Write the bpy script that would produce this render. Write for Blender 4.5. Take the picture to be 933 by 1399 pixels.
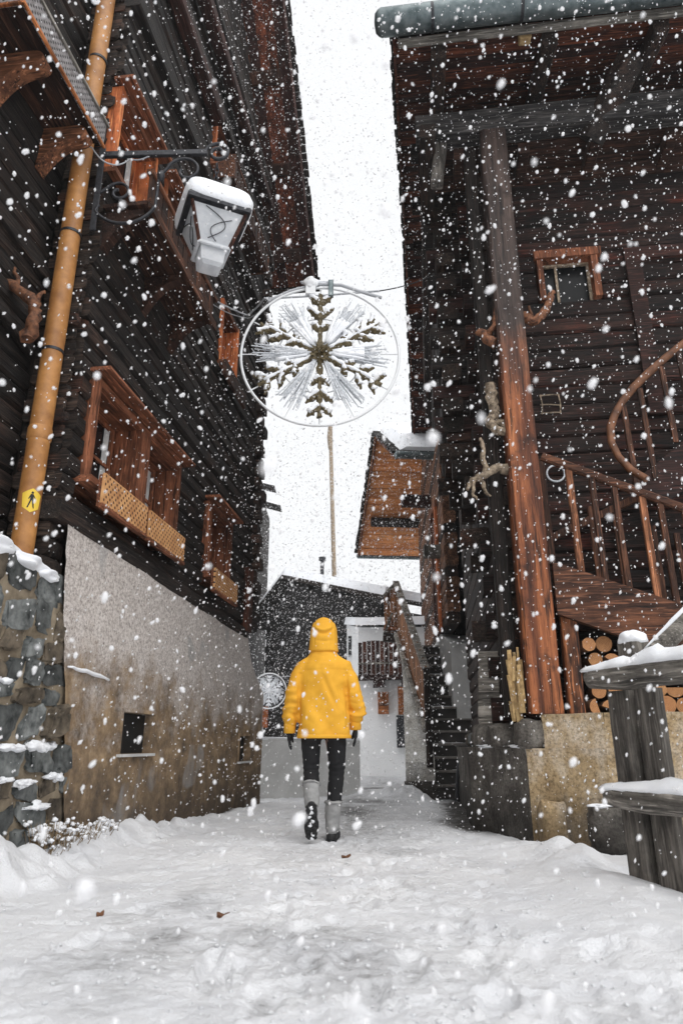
import bpy, math, random
import numpy as np
from mathutils import Vector, Matrix, noise as mnoise
random.seed(7)
for o in list(bpy.data.objects): bpy.data.objects.remove(o, do_unlink=True)
scene = bpy.context.scene
COL = scene.collection
R = math.radians

# ------------------------------------------------------------------ camera, sky, sun, exposure
cd = bpy.data.cameras.new('camera'); cam = bpy.data.objects.new('camera', cd); COL.objects.link(cam)
cam.location = (0, 0, 0.7); cam.rotation_euler = (R(90 + 18.8), 0, 0)
cd.sensor_fit = 'VERTICAL'; cd.sensor_height = 36.0; cd.sensor_width = 24.0; cd.lens = 24.0
cd.clip_start = 0.05; cd.clip_end = 900
cd.dof.use_dof = True; cd.dof.focus_distance = 6.2; cd.dof.aperture_fstop = 2.8
scene.camera = cam

world = bpy.data.worlds.new('World'); scene.world = world; world.use_nodes = True
wn = world.node_tree; wn.nodes.clear()
sky = wn.nodes.new('ShaderNodeTexSky'); sky.sky_type = 'NISHITA'; sky.sun_disc = False
sky.sun_elevation = R(55); sky.sun_rotation = R(160); sky.air_density = 1.0; sky.dust_density = 4.0
hs = wn.nodes.new('ShaderNodeHueSaturation'); hs.inputs['Saturation'].default_value = 0.12
mx = wn.nodes.new('ShaderNodeMix'); mx.data_type = 'RGBA'; mx.inputs['Factor'].default_value = 0.88
mx.inputs['B'].default_value = (5.75, 5.83, 5.93, 1)        # the even white of a snow cloud
bg = wn.nodes.new('ShaderNodeBackground'); bg.inputs['Strength'].default_value = 0.12
wo = wn.nodes.new('ShaderNodeOutputWorld')
wn.links.new(sky.outputs[0], hs.inputs['Color']); wn.links.new(hs.outputs[0], mx.inputs['A'])
wn.links.new(mx.outputs['Result'], bg.inputs['Color']); wn.links.new(bg.outputs[0], wo.inputs['Surface'])

sd = bpy.data.lights.new('sun', 'SUN'); sun = bpy.data.objects.new('sun', sd); COL.objects.link(sun)
sd.energy = 1.35; sd.angle = R(70); sd.color = (1.0, 0.985, 0.97)
sun.rotation_euler = (R(35), 0, R(20)); sun.location = (0, 0, 30)

scene.view_settings.view_transform = 'Standard'; scene.view_settings.look = 'None'
scene.view_settings.gamma = 1.0; scene.view_settings.exposure = 0.65
scene.view_settings.use_curve_mapping = False

# ------------------------------------------------------------------ helpers
class MB:
    """collects faces for one mesh"""
    def __init__(s): s.v = []; s.f = []; s.m = []
    def add(s, vs, fs, mi=0):
        b = len(s.v); s.v += [tuple(x) for x in vs]; s.f += [tuple(b + i for i in f) for f in fs]; s.m += [mi] * len(fs); return s
    def box(s, lo, hi, mi=0, rot=None, piv=None):
        x0, y0, z0 = lo; x1, y1, z1 = hi
        vs = [Vector(p) for p in ((x0,y0,z0),(x1,y0,z0),(x1,y1,z0),(x0,y1,z0),(x0,y0,z1),(x1,y0,z1),(x1,y1,z1),(x0,y1,z1))]
        if rot is not None:
            c = Vector(piv) if piv is not None else (Vector(lo) + Vector(hi)) / 2
            vs = [rot @ (p - c) + c for p in vs]
        return s.add(vs, [(0,3,2,1),(4,5,6,7),(0,1,5,4),(1,2,6,5),(2,3,7,6),(3,0,4,7)], mi)
    def hexa(s, bot, top, mi=0):       # two loops of the same length
        n = len(bot)
        return s.add(list(bot) + list(top), [tuple(reversed(range(n))), tuple(range(n, 2*n))] + [(i, (i+1) % n, n + (i+1) % n, n + i) for i in range(n)], mi)
    def beam(s, a, b, w, h, up=(0,0,1), mi=0, cham=0.12, nseg=1, jit=0.0, seed=0, roll=0.0, endmi=None):
        """chamfered bar from a to b, w across, h along up"""
        rnd = random.Random(seed); a = Vector(a); b = Vector(b); d = (b - a).normalized()
        u = Vector(up); u = (u - d * u.dot(d)).normalized(); r = d.cross(u)
        if roll: q = Matrix.Rotation(roll, 3, d); u = q @ u; r = q @ r
        c = cham * min(w, h); hw, hh = w/2, h/2
        prof = [(hw-c,-hh),(hw,-hh+c),(hw,hh-c),(hw-c,hh),(-hw+c,hh),(-hw,hh-c),(-hw,-hh+c),(-hw+c,-hh)]
        vs = []; fs = []; mi_ = []
        for k in range(nseg + 1):
            p = a + (b - a) * (k / nseg)
            if jit and 0 < k < nseg: p = p + d * rnd.uniform(-.3, .3) * (b-a).length / nseg
            j = [1 + rnd.uniform(-jit, jit) for _ in range(8)] if jit else [1]*8
            o = (rnd.uniform(-jit, jit) * w * .5, rnd.uniform(-jit, jit) * h * .3) if jit else (0, 0)
            vs += [p + r * (x * j[i] + o[0]) + u * (y * j[(i+3) % 8] + o[1]) for i, (x, y) in enumerate(prof)]
        for k in range(nseg):
            for i in range(8): fs.append((k*8+i, k*8+(i+1)%8, k*8+8+(i+1)%8, k*8+8+i))
        s.add(vs, fs, mi)
        e = mi if endmi is None else endmi
        s.add(vs[:8], [tuple(reversed(range(8)))], e); s.add(vs[-8:], [tuple(range(8))], e); return s
    def tube(s, pts, rad, n=8, cap=True, mi=0, squash=1.0, jit=0.0, seed=0):
        rnd = random.Random(seed); pts = [Vector(p) for p in pts]; m = len(pts)
        if not hasattr(rad, '__len__'): rad = [rad] * m
        vs = []; fs = []; prev = None
        for k, p in enumerate(pts):
            t = (pts[min(k+1, m-1)] - pts[max(k-1, 0)]).normalized()
            if prev is None:
                ref = Vector((0,0,1)) if abs(t.z) < .9 else Vector((0,1,0)); u = (ref - t*ref.dot(t)).normalized()
            else: u = (prev - t*prev.dot(t)).normalized()
            prev = u; w = t.cross(u)
            for i in range(n):
                a = 2*math.pi*i/n; q = rad[k] * (1 + (rnd.uniform(-jit, jit) if jit else 0))
                vs.append(p + u*math.cos(a)*q*squash + w*math.sin(a)*q)
        for k in range(m-1):
            for i in range(n): fs.append((k*n+i, k*n+(i+1)%n, k*n+n+(i+1)%n, k*n+n+i))
        if cap: fs.append(tuple(reversed(range(n)))); fs.append(tuple(range((m-1)*n, m*n)))
        return s.add(vs, fs, mi)
    def grid(s, fn, nu, nv, mi=0, skip=None):
        b = len(s.v)
        s.v += [tuple(fn(i/nu, j/nv)) for j in range(nv+1) for i in range(nu+1)]
        for j in range(nv):
            for i in range(nu):
                if skip and skip((i+.5)/nu, (j+.5)/nv): continue
                s.f.append((b+j*(nu+1)+i, b+j*(nu+1)+i+1, b+(j+1)*(nu+1)+i+1, b+(j+1)*(nu+1)+i)); s.m.append(mi)
        return s
    def loft(s, rings, mi=0, cap=True):
        n = len(rings[0]); vs = [p for r in rings for p in r]; fs = []
        for k in range(len(rings)-1):
            for i in range(n): fs.append((k*n+i, k*n+(i+1)%n, (k+1)*n+(i+1)%n, (k+1)*n+i))
        if cap: fs.append(tuple(reversed(range(n)))); fs.append(tuple(range((len(rings)-1)*n, len(rings)*n)))
        return s.add(vs, fs, mi)
    def blob(s, c, r, sub=1, jit=.15, seed=0, mi=0, freq=1.6):
        v, f = ICO[sub]; rnd = Vector((seed*3.17 % 91, seed*7.7 % 83, seed*1.3 % 77)); vs = []
        for p in v:
            k = 1 + jit * 2 * mnoise.noise(p*freq + rnd)
            vs.append((c[0]+p.x*r[0]*k, c[1]+p.y*r[1]*k, c[2]+p.z*r[2]*k))
        return s.add(vs, f, mi)
def _ico():
    t = (1+5**.5)/2
    v = [Vector(p).normalized() for p in ((-1,t,0),(1,t,0),(-1,-t,0),(1,-t,0),(0,-1,t),(0,1,t),(0,-1,-t),(0,1,-t),(t,0,-1),(t,0,1),(-t,0,-1),(-t,0,1))]
    f = [(0,11,5),(0,5,1),(0,1,7),(0,7,10),(0,10,11),(1,5,9),(5,11,4),(11,10,2),(10,7,6),(7,1,8),(3,9,4),(3,4,2),(3,2,6),(3,6,8),(3,8,9),(4,9,5),(2,4,11),(6,2,10),(8,6,7),(9,8,1)]
    out = [(v, f)]
    for _ in range(3):
        v2 = list(v); cache = {}; f2 = []
        def mid(a, b):
            k = (min(a,b), max(a,b))
            if k not in cache: cache[k] = len(v2); v2.append(((v2[a]+v2[b])/2).normalized())
            return cache[k]
        for a, b, c in f:
            x, y, z = mid(a,b), mid(b,c), mid(c,a); f2 += [(a,x,z),(b,y,x),(c,z,y),(x,y,z)]
        v, f = v2, f2; out.append((v, f))
    return out
ICO = _ico()
MW = {}
def wm(o): return MW.get(o.name, Matrix.Identity(4))
def finish(o, parent):
    COL.objects.link(o)
    if parent is not None: o.parent = parent
    return o
def obj(name, mb, mat, parent=None, world=False, smooth=None, sub=0):
    me = bpy.data.meshes.new(name)
    v = mb.v
    if world and parent is not None:
        inv = wm(parent).inverted(); v = [tuple(inv @ Vector(p)) for p in v]
    me.from_pydata(v, [], mb.f)
    mats = mat if isinstance(mat, (list, tuple)) else [mat]
    for m in mats: me.materials.append(m)
    if len(mats) > 1: me.polygons.foreach_set('material_index', mb.m)
    if smooth is not None:
        me.shade_smooth()
        if smooth < 179: me.set_sharp_from_angle(angle=R(smooth))
    me.update()
    o = bpy.data.objects.new(name, me); finish(o, parent)
    if parent is not None: MW[o.name] = wm(parent)
    if sub:
        md = o.modifiers.new('sub', 'SUBSURF'); md.levels = sub; md.render_levels = sub
    return o
def tag(o, label=None, cat=None, group=None, kind=None):
    for k, x in (('label', label), ('category', cat), ('group', group), ('kind', kind)):
        if x: o[k] = x
    return o
def thing(name, label, cat, loc=(0,0,0), rz=0.0, group=None):
    o = bpy.data.objects.new(name, None); o.empty_display_size = .1; COL.objects.link(o)
    o.location = loc; o.rotation_euler = (0, 0, rz)
    MW[o.name] = Matrix.Translation(Vector(loc)) @ Matrix.Rotation(rz, 4, 'Z')
    return tag(o, label, cat, group)
def sub(name, parent):            # an Empty for a part that has sub-parts of its own
    o = bpy.data.objects.new(name, None); o.empty_display_size = .1; finish(o, parent); MW[o.name] = wm(parent); return o
def nz(x, y=0.0, z=0.0): return mnoise.noise(Vector((x, y, z)))
def vn2(x, y, seed=0):             # vectorised value noise in [-1, 1]
    def h(i, j):
        n = (i*374761393 + j*668265263 + seed*974711) & 0x7fffffff
        n = ((n ^ (n >> 13)) * 1274126177) & 0x7fffffff
        return ((n ^ (n >> 16)) & 0xffff) / 32767.5 - 1
    xi = np.floor(x).astype(np.int64); yi = np.floor(y).astype(np.int64); fx = x-xi; fy = y-yi
    fx = fx*fx*fx*(fx*(fx*6-15)+10); fy = fy*fy*fy*(fy*(fy*6-15)+10)
    return (h(xi,yi)*(1-fx)+h(xi+1,yi)*fx)*(1-fy) + (h(xi,yi+1)*(1-fx)+h(xi+1,yi+1)*fx)*fy

# ------------------------------------------------------------------ materials
def newmat(name):
    m = bpy.data.materials.new(name); m.use_nodes = True; n = m.node_tree.nodes; n.clear()
    o = n.new('ShaderNodeOutputMaterial'); b = n.new('ShaderNodeBsdfPrincipled'); m.node_tree.links.new(b.outputs[0], o.inputs['Surface'])
    return m, m.node_tree, b
def N(nt, kind, **kw):
    n = nt.nodes.new(kind)
    for k, x in kw.items():
        if k.startswith('i_'):
            key = k[2:]; n.inputs[int(key) if key.isdigit() else key].default_value = x
        else: setattr(n, k, x)
    return n
def ramp(nt, src, stops):
    r = nt.nodes.new('ShaderNodeValToRGB'); e = r.color_ramp.elements
    while len(e) < len(stops): e.new(0.5)
    for i, (p, c) in enumerate(stops):
        e[i].position = p; e[i].color = c if len(c) == 4 else (*c, 1)
    nt.links.new(src, r.inputs['Fac']); return r.outputs['Color']
def mixc(nt, fac, a, b, mode='MIX'):
    m = nt.nodes.new('ShaderNodeMix'); m.data_type = 'RGBA'; m.blend_type = mode; m.clamp_factor = True
    for key, x in (('Factor', fac), ('A', a), ('B', b)):
        if hasattr(x, 'is_output') or isinstance(x, bpy.types.NodeSocket): nt.links.new(x, m.inputs[key])
        elif key == 'Factor': m.inputs[key].default_value = x
        else: m.inputs[key].default_value = x if len(x) == 4 else (*x, 1)
    return m.outputs['Result']
def mth(nt, op, a, b=None, clamp=False):
    m = nt.nodes.new('ShaderNodeMath'); m.operation = op; m.use_clamp = clamp
    for i, x in enumerate((a, b)):
        if x is None: continue
        if isinstance(x, bpy.types.NodeSocket): nt.links.new(x, m.inputs[i])
        else: m.inputs[i].default_value = x
    return m.outputs[0]
def coords(nt, scale=(1,1,1), rnd=20.0):
    tc = nt.nodes.new('ShaderNodeTexCoord'); src = tc.outputs['Object']
    oi = nt.nodes.new('ShaderNodeObjectInfo')
    if rnd:
        v = nt.nodes.new('ShaderNodeVectorMath'); v.operation = 'ADD'; k = mth(nt, 'MULTIPLY', oi.outputs['Random'], rnd)
        nt.links.new(src, v.inputs[0]); nt.links.new(k, v.inputs[1]); src = v.outputs[0]
    mp = nt.nodes.new('ShaderNodeMapping'); mp.inputs['Scale'].default_value = scale; nt.links.new(src, mp.inputs['Vector'])
    return mp.outputs[0], oi.outputs['Random'], src, tc.outputs['Object']
def noise(nt, vec, scale, detail=5, rough=.6, dist=0.0):
    n = nt.nodes.new('ShaderNodeTexNoise'); n.inputs['Scale'].default_value = scale; n.inputs['Detail'].default_value = detail
    n.inputs['Roughness'].default_value = rough; n.inputs['Distortion'].default_value = dist; nt.links.new(vec, n.inputs['Vector']); return n.outputs['Fac']
def bump(nt, b, h, strength=.4, dist=.01):
    n = nt.nodes.new('ShaderNodeBump'); n.inputs['Strength'].default_value = strength; n.inputs['Distance'].default_value = dist
    nt.links.new(h, n.inputs['Height']); nt.links.new(n.outputs[0], b.inputs['Normal'])
def wood(name, dark, light, axis='x', rough=.75, bmp=.6, var=.5, accent=None, spec=.3, across=16, streak=.5, dist=.7, crk=.9, pat=.8):
    m, nt, b = newmat(name)
    sc = {'x': (.7, across, across), 'y': (across, .7, across), 'z': (across, across, .7)}[axis]
    v, rnd, src, raw = coords(nt, sc)
    n1 = noise(nt, v, 1.0, 9, .72, dist); n2 = noise(nt, v, 4.0, 4, .6); n3 = noise(nt, src, 2.3, 3, .6)
    col = ramp(nt, n1, [(.36, dark), (.50, tuple(p*.68+q*.32 for p, q in zip(dark, light))), (.66, light)])
    crack = ramp(nt, n2, [(.34, (.12,.12,.12)), (.46, (1,1,1))]); col = mixc(nt, crk, col, crack, 'MULTIPLY')
    patch = ramp(nt, noise(nt, src, 3.4, 5, .7), [(.32, (.38,.38,.38)), (.68, (1.6,1.6,1.6))]); col = mixc(nt, pat, col, patch, 'MULTIPLY')
    stk = ramp(nt, noise(nt, v, 7.0, 3, .5), [(.57, (0,0,0)), (.66, (1,1,1))]); col = mixc(nt, mth(nt, 'MULTIPLY', stk, streak), col, tuple(min(1, x*2.0+.02) for x in light))
    if accent:
        k = ramp(nt, n3, [(.50, (0,0,0)), (.72, (1,1,1))]); col = mixc(nt, mth(nt, 'MULTIPLY', k, .8), col, mixc(nt, 1.0, col, accent, 'MULTIPLY'))
    val = mth(nt, 'ADD', mth(nt, 'MULTIPLY', rnd, var), 1 - var*.5)
    cv = nt.nodes.new('ShaderNodeCombineColor')
    for i in range(3): nt.links.new(val, cv.inputs[i])
    col = mixc(nt, 1.0, col, cv.outputs[0], 'MULTIPLY')
    nt.links.new(col, b.inputs['Base Color']); b.inputs['Roughness'].default_value = rough
    b.inputs['Specular IOR Level'].default_value = spec
    h = mth(nt, 'ADD', mth(nt, 'MULTIPLY', n1, .6), mth(nt, 'MULTIPLY', n2, .5)); bump(nt, b, h, min(1, bmp*1.2), .02)
    return m
def plain(name, c, rough=.7, var=0.0, nscale=6.0, c2=None, metal=0.0, bmp=0.0, spec=.4, bscale=None, rnd=20.0):
    m, nt, b = newmat(name); v, rd, src, raw = coords(nt, (1,1,1), rnd)
    n = noise(nt, src, nscale, 5, .6)
    c2 = c2 or tuple(x*.75 for x in c)
    col = ramp(nt, n, [(.32, c2), (.68, c)])
    if var:
        val = mth(nt, 'ADD', mth(nt, 'MULTIPLY', rd, var), 1 - var*.5); cv = nt.nodes.new('ShaderNodeCombineColor')
        for i in range(3): nt.links.new(val, cv.inputs[i])
        col = mixc(nt, 1.0, col, cv.outputs[0], 'MULTIPLY')
    nt.links.new(col, b.inputs['Base Color']); b.inputs['Roughness'].default_value = rough; b.inputs['Metallic'].default_value = metal
    b.inputs['Specular IOR Level'].default_value = spec
    if bmp: bump(nt, b, noise(nt, src, bscale or nscale*6, 6, .7), bmp, .01)
    return m
M = {}
M['log']   = wood('dark_log_wood', (.0012,.0010,.0010), (.030,.0205,.016), 'x', bmp=.9, var=.9, accent=(1.7,1.05,.75), spec=.35, across=18)
M['logy']  = wood('dark_log_wood_side', (.0018,.0014,.0012), (.044,.025,.017), 'y', bmp=.9, var=.9, accent=(1.8,1.0,.7), spec=.35, across=18)
M['logr']  = wood('dark_red_log_wood', (.0012,.0008,.0007), (.036,.0145,.0095), 'x', bmp=.9, var=1.1, accent=(2.6,1.0,.6), across=18)
M['logz']  = wood('dark_upright_wood', (.003,.0024,.002), (.026,.017,.013), 'z', bmp=.8, var=.8)
M['end']   = wood('log_end_grain', (.004,.003,.0026), (.048,.031,.022), 'y', bmp=.9, var=1.0, accent=(1.9,.9,.6), across=24)
M['redx']  = wood('dark_red_board', (.010,.0035,.0027), (.055,.017,.011), 'x', var=.7)
M['redz']  = wood('red_brown_board', (.03,.009,.005), (.12,.038,.019), 'z', var=.5)
M['case']  = wood('window_casing_wood', (.085,.028,.013), (.29,.105,.050), 'z', var=.35, bmp=.3, across=10)
M['casex'] = wood('window_casing_wood_flat', (.085,.029,.014), (.30,.11,.053), 'x', var=.35, bmp=.3, across=10)
M['orange']= wood('orange_larch', (.20,.06,.018), (.52,.19,.066), 'x', var=.35, bmp=.35, across=9)
M['orangez']= wood('orange_larch_upright', (.34,.085,.027), (.66,.205,.072), 'z', var=.25, bmp=.25, across=9)
M['soffit']= wood('red_soffit_board', (.030,.008,.004), (.20,.054,.023), 'x', var=.7, across=9)
M['post']  = wood('red_brown_post_wood', (.020,.006,.0035), (.46,.165,.062), 'z', var=.2, bmp=1.0, accent=(.30,.25,.24), across=7, spec=.4, dist=.15, streak=.35)
M['stair'] = wood('brown_stair_wood', (.018,.007,.0045), (.16,.062,.030), 'x', var=.6, bmp=.6, across=10)
M['stairz']= wood('brown_baluster_wood', (.020,.008,.005), (.12,.048,.024), 'z', var=1.0, bmp=.5, across=12)
M['grey']  = wood('weathered_grey_wood', (.055,.049,.042), (.36,.33,.29), 'x', var=.3, bmp=.8, across=10, streak=.3, crk=.7)
M['greyz'] = wood('weathered_grey_upright', (.022,.019,.0165), (.20,.18,.158), 'z', var=.5, bmp=.8, across=8, streak=.25, crk=.6)
M['bracket']= wood('brown_bracket_wood', (.06,.022,.010), (.26,.105,.05), 'y', var=.3, bmp=.4, across=8)
M['brown'] = wood('brown_soffit_wood', (.012,.0048,.003), (.065,.026,.0145), 'x', var=.5, across=8)
M['iron']  = plain('black_wrought_iron', (.05,.052,.058), .5, c2=(.02,.02,.024), metal=.4, nscale=30)
M['steel'] = plain('galvanised_gutter', (.20,.235,.24), .45, c2=(.06,.085,.09), metal=.55, nscale=9, bmp=.15)
M['snow']  = None
def snowmat(name, fine=60.0):
    m, nt, b = newmat(name); v, rd, src, raw = coords(nt, (1,1,1), 0)
    n = noise(nt, src, 7.0, 4, .6); f = noise(nt, src, fine, 5, .7)
    nt.links.new(ramp(nt, n, [(.3, (.80,.82,.86)), (.7, (.90,.91,.93))]), b.inputs['Base Color'])
    b.inputs['Roughness'].default_value = .65; b.inputs['Specular IOR Level'].default_value = .25
    b.inputs['Subsurface Weight'].default_value = 0.0
    bump(nt, b, f, .35, .012); return m
M['snow'] = snowmat('fresh_snow')
def flakemat():
    m, nt, b = newmat('airborne_snow'); out = [n for n in nt.nodes if n.type == 'OUTPUT_MATERIAL'][0]
    d = N(nt, 'ShaderNodeBsdfDiffuse', i_Color=(.99,.99,1,1)); t = N(nt, 'ShaderNodeBsdfTranslucent', i_Color=(.99,.99,1,1))
    mxs = N(nt, 'ShaderNodeMixShader', i_0=.5); nt.links.new(d.outputs[0], mxs.inputs[1]); nt.links.new(t.outputs[0], mxs.inputs[2])
    tr = N(nt, 'ShaderNodeBsdfTransparent'); m3 = N(nt, 'ShaderNodeMixShader', i_0=.25); nt.links.new(mxs.outputs[0], m3.inputs[1]); nt.links.new(tr.outputs[0], m3.inputs[2])
    nt.nodes.remove(b); nt.links.new(m3.outputs[0], out.inputs['Surface']); return m
M['flake'] = flakemat()
def glassmat(name, c, rough=.08):
    m, nt, b = newmat(name); b.inputs['Base Color'].default_value = (*c, 1); b.inputs['Roughness'].default_value = rough
    b.inputs['Specular IOR Level'].default_value = .45; return m
M['glass'] = glassmat('dark_window_glass', (.010,.011,.013), .08)
M['frost'] = None
def frostmat():
    m, nt, b = newmat('frosted_lantern_glass'); out = [n for n in nt.nodes if n.type == 'OUTPUT_MATERIAL'][0]
    v, rd, src, raw = coords(nt, (1,1,1), 0); n = noise(nt, src, 8, 5, .7)
    col = ramp(nt, n, [(.3, (.70,.72,.75)), (.7, (.94,.95,.96))])
    nt.links.new(col, b.inputs['Base Color']); b.inputs['Roughness'].default_value = .35
    t = N(nt, 'ShaderNodeBsdfTranslucent'); nt.links.new(col, t.inputs['Color'])
    mxs = N(nt, 'ShaderNodeMixShader', i_0=.55); nt.links.new(b.outputs[0], mxs.inputs[1]); nt.links.new(t.outputs[0], mxs.inputs[2])
    nt.links.new(mxs.outputs[0], out.inputs['Surface']); return m
M['frost'] = frostmat()
M['curtain'] = plain('pale_curtain', (.62,.62,.60), .9, c2=(.42,.42,.42), nscale=14)
M['pipe']  = plain('ochre_pipe_paint', (.48,.225,.068), .5, c2=(.26,.11,.032), nscale=7, bmp=.15)
M['yellow']= plain('yellow_sticker', (.80,.55,.06), .5, c2=(.74,.50,.05)); M['ink_interior'] = plain('black_ink_and_interior', (.012,.012,.012), .6)
M['stone'] = plain('grey_rubble_stone', (.19,.20,.195), .85, var=1.0, nscale=11, c2=(.022,.026,.026), bmp=.8, bscale=30)
M['stonew']= plain('brown_rubble_stone', (.20,.16,.115), .9, var=.9, nscale=10, c2=(.035,.028,.02), bmp=.8, bscale=30)
M['mortar']= plain('sandy_mortar', (.34,.28,.20), .95, nscale=7, c2=(.16,.125,.085), bmp=.9, bscale=40)
M['mush']  = plain('pale_concrete', (.62,.62,.61), .9, nscale=3, c2=(.46,.46,.45), bmp=.3)
M['white'] = plain('white_plaster', (.86,.86,.86), .9, nscale=2.5, c2=(.78,.785,.79), bmp=.3)
M['jacket']= plain('yellow_jacket_cloth', (.80,.42,.040), .75, nscale=5, c2=(.72,.355,.030), bmp=.12, bscale=220, spec=.25)
M['black'] = plain('black_leggings', (.012,.012,.014), .8, c2=(.007,.007,.008)); M['glove'] = plain('black_knit', (.014,.014,.016), .9, c2=(.008,.008,.009), bmp=.3, bscale=200)
M['boot']  = plain('grey_suede', (.34,.34,.335), .9, nscale=14, c2=(.23,.23,.23), bmp=.3, bscale=120); M['sole'] = plain('black_rubber', (.018,.018,.019), .6, bmp=.3)
M['skin']  = plain('skin', (.55,.33,.24), .6)
M['bark']  = plain('log_bark', (.17,.085,.045), .9, var=.6, nscale=18, c2=(.06,.03,.018), bmp=.8)
M['root']  = wood('twisted_root_wood', (.03,.010,.005), (.34,.14,.065), 'x', var=.4, across=20, bmp=1.0) if 0 else plain('twisted_root_wood', (.30,.125,.058), .75, var=.5, nscale=26, c2=(.035,.013,.008), bmp=.8, bscale=30)
M['rootp'] = plain('pale_root_wood', (.42,.33,.235), .8, var=.3, nscale=26, c2=(.07,.05,.034), bmp=.8, bscale=30)
M['straw'] = plain('pale_split_wood', (.60,.42,.20), .9, var=.5, nscale=22, c2=(.26,.16,.07), bmp=.8)
M['tinsel']= plain('gold_brown_tinsel', (.20,.145,.055), .5, nscale=120, c2=(.010,.009,.006), spec=.6, bmp=.8, bscale=150)
M['ice']   = plain('frosted_rod', (.82,.84,.87), .45, nscale=60, c2=(.40,.42,.45))
M['whitem']= plain('white_metal_hoop', (.80,.81,.82), .4, c2=(.66,.67,.68))
M['orangez2'] = wood('light_baluster_wood', (.10,.036,.016), (.42,.17,.08), 'z', var=.2)
M['barnw'] = wood('barn_board', (.006,.006,.006), (.035,.032,.032), 'x', var=.6, bmp=.6)
M['grey2'] = wood('dark_grey_beam', (.010,.010,.011), (.075,.068,.064), 'x', var=.3, bmp=.8, across=12)
M['dimglass'] = glassmat('dim_porch_glass', (.006,.007,.008), .3); M['dimglass'].node_tree.nodes['Principled BSDF'].inputs['Specular IOR Level'].default_value = .12
M['warmy'] = wood('warm_log_wood', (.035,.014,.008), (.25,.115,.058), 'y', var=.5, bmp=.6, across=9)
M['raily'] = wood('railing_board_wood', (.08,.032,.015), (.40,.185,.085), 'z', var=.6, bmp=.4, across=9)
M['riser'] = plain('dark_riser_paint', (.050,.046,.043), .8, var=.5, nscale=5, c2=(.028,.026,.024), bmp=.2)
M['nosing'] = plain('worn_step_nosing', (.20,.185,.17), .8, var=.5, nscale=9, c2=(.10,.09,.08), bmp=.2)
M['railb'] = plain('brown_handrail_wood', (.22,.092,.042), .6, nscale=9, c2=(.065,.026,.013), bmp=.5, bscale=40)
M['soffo'] = wood('bright_orange_soffit', (.40,.135,.042), (.74,.33,.125), 'x', var=.4, bmp=.35, across=6, streak=.1, crk=.35, pat=.4, dist=.2)
M['cable'] = plain('pale_cable', (.45,.46,.48), .5, c2=(.30,.31,.33))
# more materials with a layout of their own
def cutmat():
    m, nt, b = newmat('sawn_log_face'); v, rd, src, raw = coords(nt, (1,1,1), 0)
    sx = N(nt, 'ShaderNodeSeparateXYZ'); nt.links.new(raw, sx.inputs[0])
    r2 = mth(nt, 'SQRT', mth(nt, 'ADD', mth(nt, 'POWER', sx.outputs['X'], 2), mth(nt, 'POWER', sx.outputs['Z'], 2)))
    wob = mth(nt, 'MULTIPLY', noise(nt, raw, 14, 3), .02)
    ring = mth(nt, 'SINE', mth(nt, 'MULTIPLY', mth(nt, 'ADD', r2, wob), 520))
    col = ramp(nt, mth(nt, 'ADD', mth(nt, 'MULTIPLY', ring, .2), .5), [(.25, (.36,.185,.075)), (.75, (.62,.37,.175))])
    col = mixc(nt, .6, col, ramp(nt, noise(nt, raw, 30, 4), [(.3, (.45,.40,.36)), (.65, (1.15,1.1,1.05))]), 'MULTIPLY'); col = mixc(nt, mth(nt, 'MULTIPLY', rd, .5), col, (.36,.13,.05))
    nt.links.new(col, b.inputs['Base Color']); b.inputs['Roughness'].default_value = .85; return m
M['cut'] = cutmat()
def plastermat():
    m, nt, b = newmat('roughcast_plaster'); v, rd, src, raw = coords(nt, (1,1,1), 0)
    sx = N(nt, 'ShaderNodeSeparateXYZ'); nt.links.new(raw, sx.inputs[0])
    grit = noise(nt, raw, 44, 6, .8); blot = noise(nt, raw, 2.2, 5, .65); fine = noise(nt, raw, 16, 5, .65)
    mp = N(nt, 'ShaderNodeMapping'); mp.inputs['Scale'].default_value = (3.2, 3.2, .9); nt.links.new(raw, mp.inputs['Vector'])
    run = noise(nt, mp.outputs[0], 1.0, 4, .6)
    base = ramp(nt, grit, [(.33, (.17,.145,.13)), (.46, (.52,.465,.43)), (.60, (.80,.745,.705))])
    # damp brown staining that climbs from the street
    h = mth(nt, 'SUBTRACT', mth(nt, 'ADD', mth(nt, 'MULTIPLY', blot, 1.9), mth(nt, 'MULTIPLY', fine, .25)), sx.outputs['Z'])
    st = ramp(nt, mth(nt, 'ADD', h, .40), [(.10, (0,0,0)), (.62, (1,1,1))])
    brown = ramp(nt, noise(nt, raw, 6, 6, .7), [(.28, (.06,.042,.026)), (.5, (.22,.145,.078)), (.72, (.46,.32,.18))])
    col = mixc(nt, mth(nt, 'MULTIPLY', st, .92), base, brown)
    # dark foot and grey wash
    ft = ramp(nt, mth(nt, 'SUBTRACT', mth(nt, 'MULTIPLY', mth(nt, 'ADD', mth(nt, 'MULTIPLY', run, .6), mth(nt, 'MULTIPLY', fine, .4)), 1.15), sx.outputs['Z']), [(.0, (0,0,0)), (.50, (1,1,1))])
    col = mixc(nt, mth(nt, 'MULTIPLY', ft, .7), col, (.05,.042,.036))
    wsh = ramp(nt, mth(nt, 'MULTIPLY', run, ramp(nt, noise(nt, raw, 1.1, 2), [(.5, (0,0,0)), (.62, (1,1,1))])), [(.40, (0,0,0)), (.56, (1,1,1))])
    col = mixc(nt, mth(nt, 'MULTIPLY', wsh, .55), col, (.36,.36,.36))
    nt.links.new(col, b.inputs['Base Color']); b.inputs['Roughness'].default_value = .95; b.inputs['Specular IOR Level'].default_value = .15
    bump(nt, b, mth(nt, 'ADD', grit, mth(nt, 'MULTIPLY', fine, .5)), .9, .012); return m
M['plaster'] = plastermat()
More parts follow.
